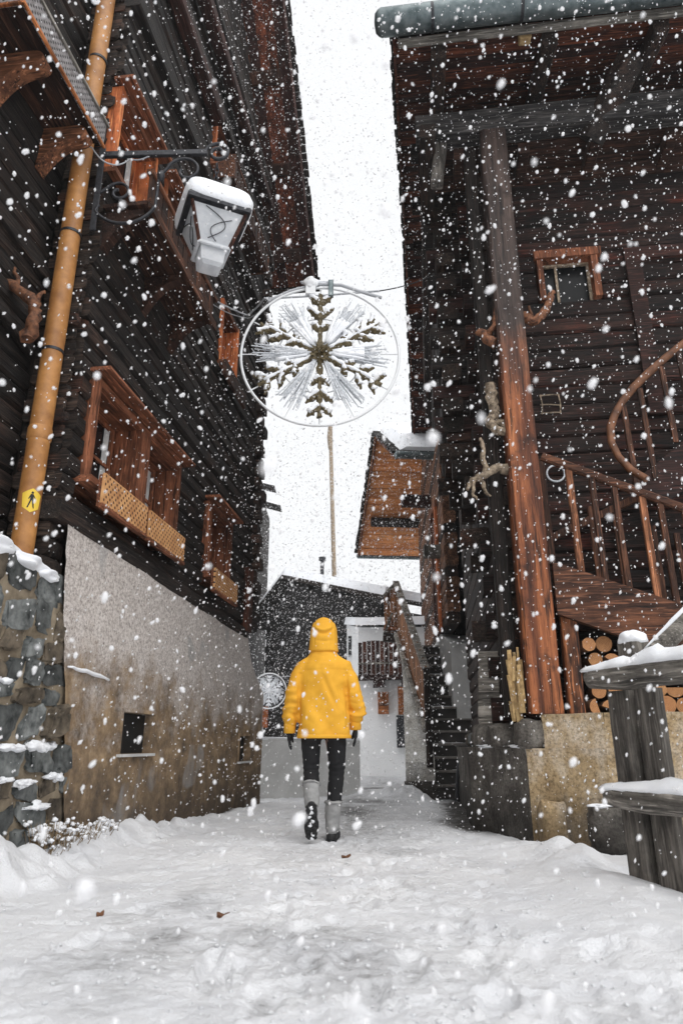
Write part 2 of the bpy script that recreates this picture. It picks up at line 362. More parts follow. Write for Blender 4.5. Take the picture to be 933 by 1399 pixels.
def concmat(name, a, c, d, zdark=.35):
    m, nt, b = newmat(name); v, rd, src, raw = coords(nt, (1,1,1), 0)
    sx = N(nt, 'ShaderNodeSeparateXYZ'); nt.links.new(raw, sx.inputs[0])
    n1 = noise(nt, raw, 3.2, 6, .7); n2 = noise(nt, raw, 45, 5, .7)
    mp = N(nt, 'ShaderNodeMapping'); mp.inputs['Scale'].default_value = (7, 7, .7); nt.links.new(raw, mp.inputs['Vector']); run = noise(nt, mp.outputs[0], 1.0, 5, .65)
    col = ramp(nt, mth(nt, 'ADD', mth(nt, 'MULTIPLY', n1, .6), mth(nt, 'MULTIPLY', run, .4)), [(.32, a), (.47, c), (.60, d)])
    col = mixc(nt, .8, col, ramp(nt, n2, [(.34, (.35,.35,.35)), (.56, (1.15,1.15,1.15))]), 'MULTIPLY')
    dk = ramp(nt, mth(nt, 'SUBTRACT', mth(nt, 'MULTIPLY', run, .8), sx.outputs['Z']), [(zdark-.25, (0,0,0)), (zdark, (1,1,1))])
    col = mixc(nt, mth(nt, 'MULTIPLY', dk, .65), col, tuple(x*.35 for x in a))
    nt.links.new(col, b.inputs['Base Color']); b.inputs['Roughness'].default_value = .92; b.inputs['Specular IOR Level'].default_value = .2
    bump(nt, b, mth(nt, 'ADD', n1, mth(nt, 'MULTIPLY', n2, .5)), .7, .012); return m
M['concd'] = concmat('dark_damp_concrete', (.035,.032,.03), (.095,.085,.075), (.20,.185,.165), .3)
M['concy'] = concmat('ochre_concrete', (.20,.135,.07), (.42,.31,.18), (.62,.53,.42), .22)
M['concg'] = concmat('pale_stair_concrete', (.30,.28,.25), (.52,.50,.46), (.68,.67,.65), .2)
def latmat():
    m, nt, b = newmat('pierced_larch_panel'); v, rd, src, raw = coords(nt, (1,1,1), 0)
    sx = N(nt, 'ShaderNodeSeparateXYZ'); nt.links.new(raw, sx.inputs[0])
    a = mth(nt, 'SINE', mth(nt, 'MULTIPLY', sx.outputs['X'], 105)); c = mth(nt, 'SINE', mth(nt, 'MULTIPLY', sx.outputs['Z'], 105))
    d = ramp(nt, mth(nt, 'MULTIPLY', a, c), [(.42, (1,1,1)), (.60, (0,0,0))])
    col = ramp(nt, noise(nt, raw, 9, 4), [(.3, (.44,.20,.075)), (.7, (.70,.38,.16))])
    col = mixc(nt, d, (.07,.025,.012), col); nt.links.new(col, b.inputs['Base Color']); b.inputs['Roughness'].default_value = .7
    bump(nt, b, d, .8, .012); return m
M['lattice'] = latmat()
def groundmat():
    m, nt, b = newmat('trodden_snow'); v, rd, src, raw = coords(nt, (1,1,1), 0)
    at = N(nt, 'ShaderNodeAttribute', attribute_name='worn'); w = at.outputs['Fac']
    n1 = noise(nt, raw, 9, 6, .7); n2 = noise(nt, raw, 42, 6, .75); n3 = noise(nt, raw, 2.0, 4, .6)
    mp = N(nt, 'ShaderNodeMapping'); mp.inputs['Scale'].default_value = (2.2, 5.5, 1); nt.links.new(raw, mp.inputs['Vector']); n4 = noise(nt, mp.outputs[0], 3.2, 6, .75)
    sn = ramp(nt, n3, [(.3, (.76,.77,.80)), (.7, (.89,.895,.91))])
    k = mth(nt, 'ADD', mth(nt, 'MULTIPLY', w, .95), mth(nt, 'MULTIPLY', mth(nt, 'SUBTRACT', mth(nt, 'ADD', mth(nt, 'MULTIPLY', n4, .65), mth(nt, 'MULTIPLY', n2, .35)), .5), 1.5))
    slush = ramp(nt, n2, [(.3, (.10,.095,.09)), (.6, (.36,.36,.37))])
    f1 = ramp(nt, k, [(.20, (0,0,0)), (.58, (.6,.6,.6))]); col = mixc(nt, f1, sn, slush)
    f2 = ramp(nt, k, [(.50, (0,0,0)), (.78, (1,1,1))]); col = mixc(nt, f2, col, ramp(nt, n1, [(.3, (.022,.02,.018)), (.7, (.085,.078,.07))]))
    nt.links.new(col, b.inputs['Base Color']); b.inputs['Specular IOR Level'].default_value = .3
    nt.links.new(ramp(nt, k, [(.3, (.7,.7,.7)), (.8, (.35,.35,.35))]), b.inputs['Roughness'])
    bump(nt, b, mth(nt, 'ADD', mth(nt, 'MULTIPLY', n1, 1.0), mth(nt, 'ADD', mth(nt, 'MULTIPLY', n2, .6), mth(nt, 'MULTIPLY', noise(nt, raw, 130, 4, .7), .25))), .85, .03); return m
M['ground'] = groundmat()

# ------------------------------------------------------------------ the snowy street
AX, AY = -1.88, 4.34; LA = R(7.3); LDX, LDY = math.sin(LA), math.cos(LA); LNX, LNY = LDY, -LDX
BASE = [(1.79,11.2),(1.19,6.75),(1.46,5.72),(1.95,5.33),(3.6,4.85)]      # foot of the house on the right
def segdist(x, y, pts):
    best = np.full_like(x, 1e9)
    for (ax, ay), (bx, by) in zip(pts[:-1], pts[1:]):
        dx, dy = bx-ax, by-ay; t = np.clip(((x-ax)*dx+(y-ay)*dy)/(dx*dx+dy*dy), 0, 1)
        best = np.minimum(best, np.hypot(x-ax-t*dx, y-ay-t*dy))
    return best
FENCE = [(1.50,4.42),(1.86,3.60),(2.55,2.2)]
prints = []
rp = random.Random(11)
for k in range(330):
    y = 1.7 + 6.5*rp.random()**1.3; x = rp.gauss(.0, .75) - .1
    prints.append((x, y, rp.uniform(-.5,.5) + (0 if rp.random() < .7 else 1.2), rp.uniform(.5,1.15), rp.uniform(.2,1.0)))
for x, y, dpt in ((-.43,2.67,2.3),(.24,2.72,1.5),(.07,2.34,1.7),(.45,2.33,1.6),(-.98,2.92,1.2),(-1.05,2.52,.9),(-.23,2.35,1.2),(.33,2.03,1.2),(-.30,3.5,1.0),(.12,3.6,1.0),(.06,4.4,1.2),(.62,3.05,1.0),(.9,2.75,.8)):
    prints.append((x, y, rp.uniform(-.4,.4), 1.0, dpt))
lumps = [(-1.86,4.14,.14,.11),(-1.74,4.33,.09,.09),(-1.97,3.98,.15,.10),(-1.62,4.42,.07,.07),(-1.8,3.85,.12,.06),
         (1.25,5.35,.22,.05),(1.48,5.05,.20,.10),(1.52,4.75,.16,.11),(1.38,4.55,.16,.09),(1.3,4.1,.3,.05),(1.42,3.6,.3,.05),(1.3,3.0,.5,.04),(.95,11.2,.35,.16),(.55,11.6,.5,.10)]
rq = random.Random(77)
for _i in range(70):
    _s = rq.uniform(.2,4.4); _o = abs(rq.gauss(0,.13))+.02; lumps.append((AX+LDX*_s+LNX*_o, AY+LDY*_s+LNY*_o, rq.uniform(.03,.085), rq.uniform(.015,.055)*(1-_s/6)))
for _i in range(26): lumps.append((-1.75+rq.gauss(0,.16), 4.05+rq.gauss(0,.22), rq.uniform(.04,.075), rq.uniform(.015,.045)))
def ground_fields(x, y, fine=True):
    z = .020*vn2(x*.9, y*.9, 1) + .009*vn2(x*2.6+5, y*2.6, 2)
    dl = (x-AX)*LNX + (y-AY)*LNY; dr = segdist(x, y, BASE); dfn = segdist(x, y, FENCE)
    calm = np.clip(1 - np.exp(-((x-1.5)/.6)**2 - ((y-3.4)/1.6)**2)*.75, .25, 1)
    near = np.exp(-(np.maximum(np.hypot(x, y-5)-7, 0)/4)**2)
    if fine:
        z = z + (.0045*vn2(x*6.5, y*6.5, 3) + .0048*vn2(x*15, y*15, 4) + .0036*vn2(x*34, y*34, 5))*calm*near
        z = z - .006*np.abs(vn2(x*9+3, y*9+1, 8))*calm*near
    w = np.zeros_like(x)
    for px, py, a, s, dp in prints:
        m = (np.abs(x-px) < .35) & (np.abs(y-py) < .35)
        if not m.any(): continue
        ca, sa = math.cos(a), math.sin(a); u = ((x[m]-px)*ca + (y[m]-py)*sa)/(.055*s); v = (-(x[m]-px)*sa + (y[m]-py)*ca)/(.125*s)
        r = np.sqrt(u*u+v*v) * (1 + .25*vn2(x[m]*22, y[m]*22, 9))
        z[m] += dp*(-.018*np.exp(-r**8) + .006*np.exp(-((r-1.25)/.22)**2)*(1+vn2(x[m]*17, y[m]*17, 6)))
        w[m] = np.maximum(w[m], np.exp(-(r*1.25)**4)*np.clip(dp*.55-.02, 0, .52)*np.clip(.55+.9*vn2(x[m]*11+px, y[m]*11, 12), 0, 1))
    z = z + .10*np.exp(-(np.clip(dl, -1, 9)/.20)**2)*np.exp(-((y-5.2)/2.0)**2)*(1+.6*vn2(x*5, y*5, 10)) 
    for lx, ly, lr, lh in lumps:
        z = z + lh*np.exp(-(np.hypot(x-lx, y-ly)/lr)**4 if lh > .13 else -(np.hypot(x-lx, y-ly)/lr)**2)*(1 + .35*vn2(x*8+lx*9, y*8, 14))
    z = z + .012*np.exp(-(dfn/.15)**2) - .05*np.exp(-((x-1.95)/.35)**2)*(y < 4.6)
    z = z - .10*np.clip((y-8.5)/3, 0, 1)
    # worn: wheel-packed middle, wet strip along the foot of the right house
    path = np.exp(-((x-.15-(y-5)*.06)/.75)**2)*np.clip((y-3.0)/3.5, 0, 1)
    w = np.maximum(w, path*(.54+.28*vn2(x*1.7, y*1.7, 20)))
    wet = np.exp(-(dr/(.34+.16*vn2(x*2, y*2, 21)))**2)*np.clip((y-5.9)/.7, 0, 1)*np.clip((13-y)/2, 0, 1)
    w = np.maximum(w, wet*.95)
    left = np.exp(-(np.clip(dl,0,9)/.13)**2)*np.clip((y-7.2)/.8, 0, 1)*np.clip((10.6-y), 0, 1); w = np.maximum(w, left*.85)
    z = z - .03*np.clip(wet + left, 0, 1)
    w = np.maximum.reduce([w, .34*np.exp(-((x+.75)/.40)**2)*np.exp(-((y-3.1)/1.3)**2)*(1+vn2(x*3,y*3,22)), .26*np.exp(-((x-.1)/.9)**2)*(1+1.3*vn2(x*2.3,y*2.3,23))])
    return z, w
def axis_pts(fine0, fine1, step, lo, hi, g=1.25):
    a = [fine0]
    while a[-1] < fine1: a.append(a[-1]+step(a[-1]) if callable(step) else a[-1]+step)
    s = .1
    while a[-1] < hi: a.append(a[-1]+s); s *= g
    s = .1; b = []
    c = fine0
    while c > lo: c -= s; s *= g; b.append(c)
    return np.array(list(reversed(b)) + a)
gx = axis_pts(-2.5, 2.5, .0155, -260, 260); gy = axis_pts(1.55, 13.5, lambda y: .0045*y+.002, -60, 420)
X, Y = np.meshgrid(gx, gy); Z, Wn = ground_fields(X.ravel().copy(), Y.ravel().copy())
nx_, ny_ = len(gx), len(gy)
gm = bpy.data.meshes.new('snowy_street'); gm.vertices.add(nx_*ny_)
gm.vertices.foreach_set('co', np.stack([X.ravel(), Y.ravel(), Z], 1).ravel().astype(np.float32))
ii, jj = np.meshgrid(np.arange(nx_-1), np.arange(ny_-1)); q = (jj*nx_+ii).ravel()
faces = np.stack([q, q+1, q+nx_+1, q+nx_], 1).ravel().astype(np.int32)
gm.loops.add(len(faces)); gm.loops.foreach_set('vertex_index', faces); gm.polygons.add(len(q))
gm.polygons.foreach_set('loop_start', np.arange(0, len(faces), 4, dtype=np.int32))
gm.update(calc_edges=True); gm.validate(); gm.shade_smooth()
at = gm.attributes.new('worn', 'FLOAT', 'POINT'); at.data.foreach_set('value', Wn.astype(np.float32)); gm.materials.append(M['ground'])
gro = bpy.data.objects.new('snowy_street', gm); COL.objects.link(gro); tag(gro, 'trodden snow covering the village street', kind='structure')
def gz(x, y):
    z, w = ground_fields(np.array([float(x)]), np.array([float(y)])); return float(z[0])

# loose crumbs of snow kicked up on the street
rc = np.random.default_rng(3); nC = 2200
cy = 1.9 + 7.0*rc.random(nC)**1.4; cx = rc.normal(0, .9, nC)*(.6+.12*cy); kp = (np.abs(cx) < 1.7) & ((cx-AX)*LNX+(cy-AY)*LNY > .05); cx, cy = cx[kp], cy[kp]
czz, cw = ground_fields(cx.copy(), cy.copy()); cr_ = .003 + .009*rc.random(len(cx))**3; V0 = np.array([tuple(p) for p in ICO[0][0]]); Fc = np.array(ICO[0][1])
jj_ = 1 + .5*(rc.random((len(cx), 12))-.5); PP = V0[None]*jj_[..., None]*cr_[:, None, None]; PP[..., 2] *= .7
PP = PP + np.stack([cx, cy, czz+cr_*.25], 1)[:, None, :]
cm = bpy.data.meshes.new('snow_crumbs'); cm.from_pydata(PP.reshape(-1, 3).tolist(), [], (Fc[None]+(np.arange(len(cx))*12)[:, None, None]).reshape(-1, 3).tolist())
cm.materials.append(M['ground']); cm.shade_smooth(); cro = bpy.data.objects.new('snow_crumbs', cm); finish(cro, gro); cro['kind'] = 'stuff'

def postmat():
    m, nt, b = newmat('two_tone_post_wood'); v, rnd, src, raw = coords(nt, (8, 8, .55), 0)
    sx = N(nt, 'ShaderNodeSeparateXYZ'); nt.links.new(raw, sx.inputs[0])
    n1 = noise(nt, v, 1.0, 9, .7, .25); n2 = noise(nt, v, 3.3, 5, .65, .2); n3 = noise(nt, raw, 2.6, 5, .65); n4 = noise(nt, raw, 9, 4, .6)
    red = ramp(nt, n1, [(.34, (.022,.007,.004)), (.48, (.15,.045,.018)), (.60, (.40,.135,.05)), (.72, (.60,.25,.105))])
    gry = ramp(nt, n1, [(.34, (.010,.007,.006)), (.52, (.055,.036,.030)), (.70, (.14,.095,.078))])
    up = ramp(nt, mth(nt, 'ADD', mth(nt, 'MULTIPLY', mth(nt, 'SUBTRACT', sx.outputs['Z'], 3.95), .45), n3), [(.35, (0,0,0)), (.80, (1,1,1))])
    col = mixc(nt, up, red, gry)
    col = mixc(nt, .9, col, ramp(nt, n2, [(.36, (.10,.09,.09)), (.47, (1,1,1))]), 'MULTIPLY')
    col = mixc(nt, mth(nt, 'MULTIPLY', ramp(nt, mth(nt, 'ADD', mth(nt, 'MULTIPLY', n3, .7), mth(nt, 'MULTIPLY', n4, .3)), [(.53, (0,0,0)), (.63, (1,1,1))]), .8), col, (.018,.008,.006))
    nt.links.new(col, b.inputs['Base Color']); b.inputs['Roughness'].default_value = .6; b.inputs['Specular IOR Level'].default_value = .35
    bump(nt, b, mth(nt, 'ADD', n1, n2), 1.0, .02); return m
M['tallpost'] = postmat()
# ------------------------------------------------------------------ big timber house on the left (local x along the street, y into the house)
LH = thing('timber_house', 'tall blackened log house with red-framed windows above a roughcast plaster base', 'house', (AX, AY, 0), R(90)-LA)
rl = random.Random(3)
def roof_s(z): return 6.05 - max(0, z-8.5)*1.07
OPEN = [(.14,1.95,2.40,3.36),(2.86,3.80,2.34,3.34),(-.02,.80,5.06,6.02),(.98,1.52,5.06,6.02),(2.93,3.70,5.08,6.04),(2.22,2.95,7.42,8.30)]
lh = .152; z = 2.19; k = 0
while z < 12.2:
    z1 = z + lh*rl.uniform(.9,1.12); zc = (z+z1)/2
    s0 = rl.uniform(-.04,.02); s1 = 5.42 + rl.uniform(-.03,.05) if z < 2.9 else 5.20 + rl.uniform(-.03,.06)
    if z > 6.3: s1 += .12*((k % 5) == 0)
    s1 = min(s1, roof_s(z1) - .02)
    iv = [(s0, s1)]
    for a, b, c, d in OPEN:
        if c-.03 < zc < d+.03: iv = [x for p, q in iv for x in ([(p, min(q,a))] if p < a else []) + ([(max(p,b), q)] if q > b else [])]
    for p, q in iv:
        if q - p < .06: continue
        dd = rl.uniform(-.012, .016)
        mb = MB().beam((p, .13-dd, zc), (q, .13-dd, zc), .26+rl.uniform(-.01,.02), (z1-z)*.985, cham=.17, nseg=max(1, int((q-p)/.45)), jit=.045, seed=k*7+int(p*10), endmi=1)
        obj('log', mb, [M['log'], M['end']], LH, smooth=35)
    z = z1; k += 1
# cross-wall log heads stepping out at the far corner
for i in range(34):
    zz = 2.5 + i*.17
    if zz > 8.3: break
    o_ = .10 if i % 2 else .05
    x0 = 4.98 + rl.uniform(-.03,.03) if i % 3 else 5.05
    obj('log_end', MB().beam((x0, .02, zz+.08), (x0, -o_-rl.uniform(0,.03), zz+.08), .20, .155, cham=.15, seed=i, jit=.05, nseg=2), M['logy'], LH, smooth=35)
# dark inner core so that no light leaks between the logs
obj('wall_core', MB().box((-.0,.235,1.3),(5.15,3.2,8.4)), M['logz'], LH)
obj('sill_beam', MB().beam((-.10,.10,2.17),(4.72,.10,2.075), .30, .13, nseg=8, jit=.03, seed=5), M['log'], LH, smooth=35)
for zb, s0, s1, o_, h_, mt in ((6.98,-.05,5.2,.05,.14,'log'),(8.03,-.1,2.15,.10,.16,'redx'),(8.30,-.1,5.1,.05,.12,'log'),(8.95,-.1,4.7,.14,.17,'redx'),(9.35,-.1,4.6,.10,.13,'log')):
    obj('projecting_beam', MB().beam((s0,.02-o_,zb),(s1,.02-o_,zb), .16, h_, nseg=7, jit=.03, seed=int(zb*10)), M[mt], LH, smooth=35)
# roughcast base
def pltop(s):
    P = [(-.2,2.19),(4.55,2.10),(4.78,2.04),(5.05,1.72),(5.85,1.36)]
    for (a, b), (c, d) in zip(P[:-1], P[1:]):
        if s <= c: return b + (d-b)*(s-a)/(c-a)
    return 1.36
def plleft(z):
    P = [(-.3,.62),(.33,.44),(1.2,.235),(1.7,.10),(2.25,.0)]
    for (a, b), (c, d) in zip(P[:-1], P[1:]):
        if z <= c: return b + (d-b)*(z-a)/(c-a)
    return 0
HOLES = [(1.18,1.80,.63,.94),(4.58,5.08,.50,.80)]
us = sorted(set([round(i*.06,3) for i in range(97)] + [1.18,1.80,4.58,5.08,5.79])); us = [u for u in us if u <= 5.79]
vs_ = sorted(set([round(-.3+i*.06,3) for i in range(42)] + [.63,.94,.50,.80]))
mb = MB(); idx = {}
for j, v in enumerate(vs_):
    for i, u in enumerate(us):
        s = u + plleft(v)*max(0, 1-u/1.1); zz = min(v, pltop(s)) if v < 2.1 else pltop(s)
        edge = any(abs(u-e) < 1e-4 for h in HOLES for e in h[:2])
        o_ = 0 if edge else .012*nz(s*2.2, zz*2.2) + .006*nz(s*9, zz*9, 4)
        jag = .02*nz(zz*14, 3.3) if i == 0 else 0
        idx[i, j] = len(mb.v); mb.v.append((s+jag, -.035+o_, zz))
for j in range(len(vs_)-1):
    for i in range(len(us)-1):
        uc = (us[i]+us[i+1])/2; vc = (vs_[j]+vs_[j+1])/2
        if any(a < uc < b and c < vc < d for a, b, c, d in HOLES): continue
        mb.f.append((idx[i,j], idx[i+1,j], idx[i+1,j+1], idx[i,j+1])); mb.m.append(0)
ns = len(us)-1                                            # far end return and top ledge
for j in range(len(vs_)-1):
    b0 = len(mb.v); p, q = mb.v[idx[ns,j]], mb.v[idx[ns,j+1]]
    mb.v += [(p[0],2.5,p[2]),(q[0],2.5,q[2])]; mb.f.append((idx[ns,j], b0, b0+1, idx[ns,j+1])); mb.m.append(0)
for i in range(ns):
    b0 = len(mb.v); p, q = mb.v[idx[i,len(vs_)-1]], mb.v[idx[i+1,len(vs_)-1]]
    mb.v += [(p[0],.3,p[2]+.01),(q[0],.3,q[2]+.01)]; mb.f.append((idx[i,len(vs_)-1], idx[i+1,len(vs_)-1], b0+1, b0)); mb.m.append(0)
for a, b, c, d in HOLES:                                  # reveals
    f = -.035
    for quad in (((a,f,c),(a,f,d),(a,.8,d),(a,.8,c)), ((b,f,d),(b,f,c),(b,.8,c),(b,.8,d)), ((b,f,c),(a,f,c),(a,.8,c),(b,.8,c)), ((a,f,d),(b,f,d),(b,.8,d),(a,.8,d))): mb.add(quad, [(0,1,2,3)])
obj('plaster_wall', mb, M['plaster'], LH, smooth=40)
for a, b, c, d in HOLES:
    w = sub('basement_window', LH)
    obj('dark_interior_panel', MB().box((a+.004,.035,c+.004),(b-.004,.08,d-.004)), M['ink_interior'], w)  # flat black panel painted in for the unlit interior, no real shutter
    fr = MB()
    for lo, hi in (((a-.03,-.052,c-.0),(a-.002,-.02,d)),((b+.002,-.052,c),(b+.03,-.02,d)),((a-.03,-.054,d+.001),(b+.03,-.018,d+.03))): fr.box(lo, hi)
    obj('frame', fr, M['plaster'], w)
    obj('sill', MB().box((a-.03,-.07,c-.022),(b+.03,.10,c-.001)), M['mush'], w)
obj('corner_board', MB().beam((4.72,-.02,2.1),(4.72,-.02,2.95), .24, .10, up=(0,1,0), nseg=4, jit=.03, seed=2), M['redz'], LH, smooth=35)

def window(parent, s0, s1, z0, z1, box=True, boxz=.2, dep=.20, out=.06, curtain=True, mats=('case','casex'), hood=True, boxout=.10, panes=None):
    w = sub('window', parent); cz, cx = M[mats[0]], M[mats[1]]
    t = .055
    ins = panes or [(s0+t, s1-t)]
    obj('jamb', MB().box((s0,-out,z0),(s0+t,dep,z1)), cz, w); obj('jamb', MB().box((s1-t,-out,z0),(s1,dep,z1)), cz, w)
    obj('lintel', MB().box((s0+t+.001,-out+.002,z1-.06),(s1-t-.001,dep,z1-.002)), cx, w)
    obj('sill', MB().box((s0-.03,-out-.05,z0-.05),(s1+.03,dep,z0-.001)), cx, w)
    if hood: obj('hood_board', MB().beam((s0-.06,-out-.03,z1+.03),(s1+.06,-out-.03,z1+.03), .17, .03, nseg=4, jit=.02, seed=int(s0*9)), cx, w)
    for i in range(len(ins)-1): obj('divider', MB().box((ins[i][1],-out-.01,z0),(ins[i+1][0],dep,z1-.062)), cz, w)
    for a, b in ins:
        fr = MB(); g = .035; y0, y1 = dep-.06, dep-.02; zt = z1-.062
        zm = z0 + (zt-z0)*.52
        for lo, hi in (((a,y0,z0),(a+g,y1,zt)),((b-g,y0,z0),(b,y1,zt)),((a+g,y0+.001,z0),(b-g,y1,z0+g)),((a+g,y0+.001,zt-g),(b-g,y1,zt)),((a+g,y0+.002,zm-.014),(b-g,y1,zm+.014))): fr.box(lo, hi)
        obj('sash', fr, cz, w)
        obj('pane', MB().box((a+.01,dep-.035,z0+.01),(b-.01,dep-.028,zm)), M['glass'], w); obj('pane', MB().box((a+.01,dep-.035,zm),(b-.01,dep-.028,zt-.01)), M['glass'], w)
        if curtain:
            c = MB().grid(lambda u, v: (b-.05-u*.10, dep-.038+.004*math.sin(u*30), z0+.02+v*(zt-z0-.04)), 10, 4); obj('curtain', c, M['curtain'], w, smooth=180)
    if box:
        for a, b in ins:
            obj('flower_box', MB().box((a-.06,-out-boxout,z0-boxz+.02),(b+.05,-out-boxout+.022,z0+.05)), M['lattice'], w)
            bb = MB().box((a-.06,-out-boxout+.024,z0-boxz+.0),(b+.05,-out-.052,z0-boxz+.03)); bb.box((a-.06,-out-boxout+.024,z0-boxz+.032),(a-.035,-out-.052,z0+.04)); bb.box((b+.025,-out-boxout+.024,z0-boxz+.032),(b+.05,-out-.052,z0+.04))
            obj('flower_box_tray', bb, cx, w)
            obj('box_rail', MB().beam((a-.07,-out-boxout+.01,z0-boxz+.005),(b+.06,-out-boxout+.01,z0-boxz+.005), .035, .03), cx, w)
    return w
window(LH, .16, 1.93, 2.50, 3.30, panes=[(.30,.96),(1.14,1.86)], dep=.24)
window(LH, 2.89, 3.77, 2.46, 3.29, dep=.24)
OR = ('orangez','casex')
window(LH, -.01, .78, 5.10, 6.0, box=False, mats=OR, dep=.22, out=.03)
window(LH, 1.0, 1.50, 5.10, 6.0, box=False, mats=OR, dep=.22, out=.03)
window(LH, 2.95, 3.68, 5.12, 6.02, mats=OR, dep=.24, out=.03, hood=False, box=False, curtain=False)
window(LH, 2.24, 2.93, 7.48, 8.28, mats=OR, dep=.22, out=.03, box=False, hood=False)
obj('flower_box', MB().box((2.86,-.14,4.88),(3.78,-.10,5.08)), M['brown'], LH)
# long flower shelf high under the eaves
hb = sub('high_balcony', LH)
obj('floor', MB().box((2.35,-.26,7.32),(4.15,-.001,7.36)), M['brown'], hb)
for i in range(12): obj('slat', MB().beam((2.42+i*.15,-.25,7.37),(2.42+i*.15,-.25,7.62), .105, .022, up=(0,1,0)), M['brown'], hb)
obj('rail', MB().beam((2.33,-.25,7.64),(4.17,-.25,7.64), .05, .04), M['stair'], hb)
obj('end_board', MB().box((4.15,-.27,7.31),(4.18,-.001,7.66)), M['stair'], hb); obj('end_board', MB().box((2.32,-.27,7.31),(2.349,-.001,7.66)), M['stair'], hb)
# low balcony under the second-floor windows
lb = sub('balcony', LH)
for i in range(4): obj('floor_board', MB().box((-.02,-.37+i*.092,4.70+.001*i),(1.62,-.283+i*.092,4.735)), M['brown'], lb)
for i in range(13): obj('slat', MB().beam((.03+i*.125,-.375,4.72),(.03+i*.125,-.375,4.99), .108, .022, up=(0,1,0), seed=i), M['brown' if i % 3 else 'stairz'], lb)
obj('rail', MB().beam((-.04,-.375,5.01),(1.66,-.375,5.01), .06, .04), M['stair'], lb)
obj('fascia', MB().beam((-.03,-.395,4.70),(1.66,-.395,4.70), .025, .09), M['stair'], lb)
def console(y0, y1, z0, z1, x, t, mat, parent, name='bracket'):
    pr = []
    for i in range(9):
        a = i/8; pr.append((y0+(y1-y0)*a, z1-.06-(z1-z0-.06)*(1-a)**2.2))
    loop = [(y0,z1),(y1,z1)] + list(reversed(pr))
    b = MB().hexa([(x-t/2,p,q_) for p, q_ in loop], [(x+t/2,p,q_) for p, q_ in loop]); return obj(name, b, mat, parent)
for x in (.06,.86,1.5): console(0, -.33, 4.30, 4.69, x, .09, M['brown'], lb)
# roof that leans out over the street
RF = sub('roof', LH)
tz = Vector((-3.07,0,2.85)).normalized(); nrm = Vector((2.85,0,3.07)).normalized(); E0 = Vector((6.10,0,8.52))
def rp_(d, y, h): return E0 + tz*d + Vector((0,y,0)) + nrm*h
yy = -.60; k = 0
while yy < 1.6:
    wd = rl.uniform(.13,.19)
    a, b = rp_(0, yy+wd/2, .012+.006*(k % 2)), rp_(5.6, yy+wd/2, .012+.006*(k % 2))
    obj('soffit_board', MB().beam(a, b, wd-.008, .03, up=nrm, nseg=3, jit=.01, seed=k), M['soffit' if k % 3 else 'redx'], RF); yy += wd; k += 1
obj('verge_board', MB().beam(rp_(-.03,-.615,.02), rp_(5.6,-.615,.02), .03, .22, up=nrm), M['redx'], RF)
sh = MB(); rs = random.Random(5)
for i in range(46):
    d = -.08 + i*.125
    for lay in range(2):
        sh.beam(rp_(d, -.70+rs.uniform(-.015,.02), .13+.035*lay+rs.uniform(0,.012)), rp_(d, 1.7, .13+.035*lay), .12, .03, up=nrm, cham=.05)
obj('shingle_layer', sh, M['logz'], RF)
obj('roof_snow', MB().hexa([rp_(-.05,-.60,.20),rp_(5.6,-.60,.20),rp_(5.6,1.7,.20),rp_(-.05,1.7,.20)],[rp_(.0,-.55,.36),rp_(5.6,-.55,.36),rp_(5.6,1.7,.36),rp_(.0,1.7,.36)]), M['snow'], RF)
obj('eave_board', MB().beam(rp_(-.045,-.6,.03), rp_(-.045,1.7,.03), .03, .20, up=nrm), M['log'], RF)
for d in (.55,1.9,3.2,4.4): obj('purlin', MB().beam(rp_(d,-.45,-.11), rp_(d,.3,-.11), .20, .22, up=nrm, nseg=2, jit=.02), M['brown'], RF)
# snow resting on a crack in the render
sn = MB(); pts = [(.26+i*.06, -.046-.006*math.sin(i*2.1), 1.185-.0006*i*i/2+.004*math.sin(i*1.7)) for i in range(11)]
sn.tube(pts, [.004+.011*math.sin(min(1,(i+.6)/5)*1.57)*(1 if i < 9 else .5) for i in range(11)], 6); obj('snow_strip', sn, M['snow'], LH, smooth=180)

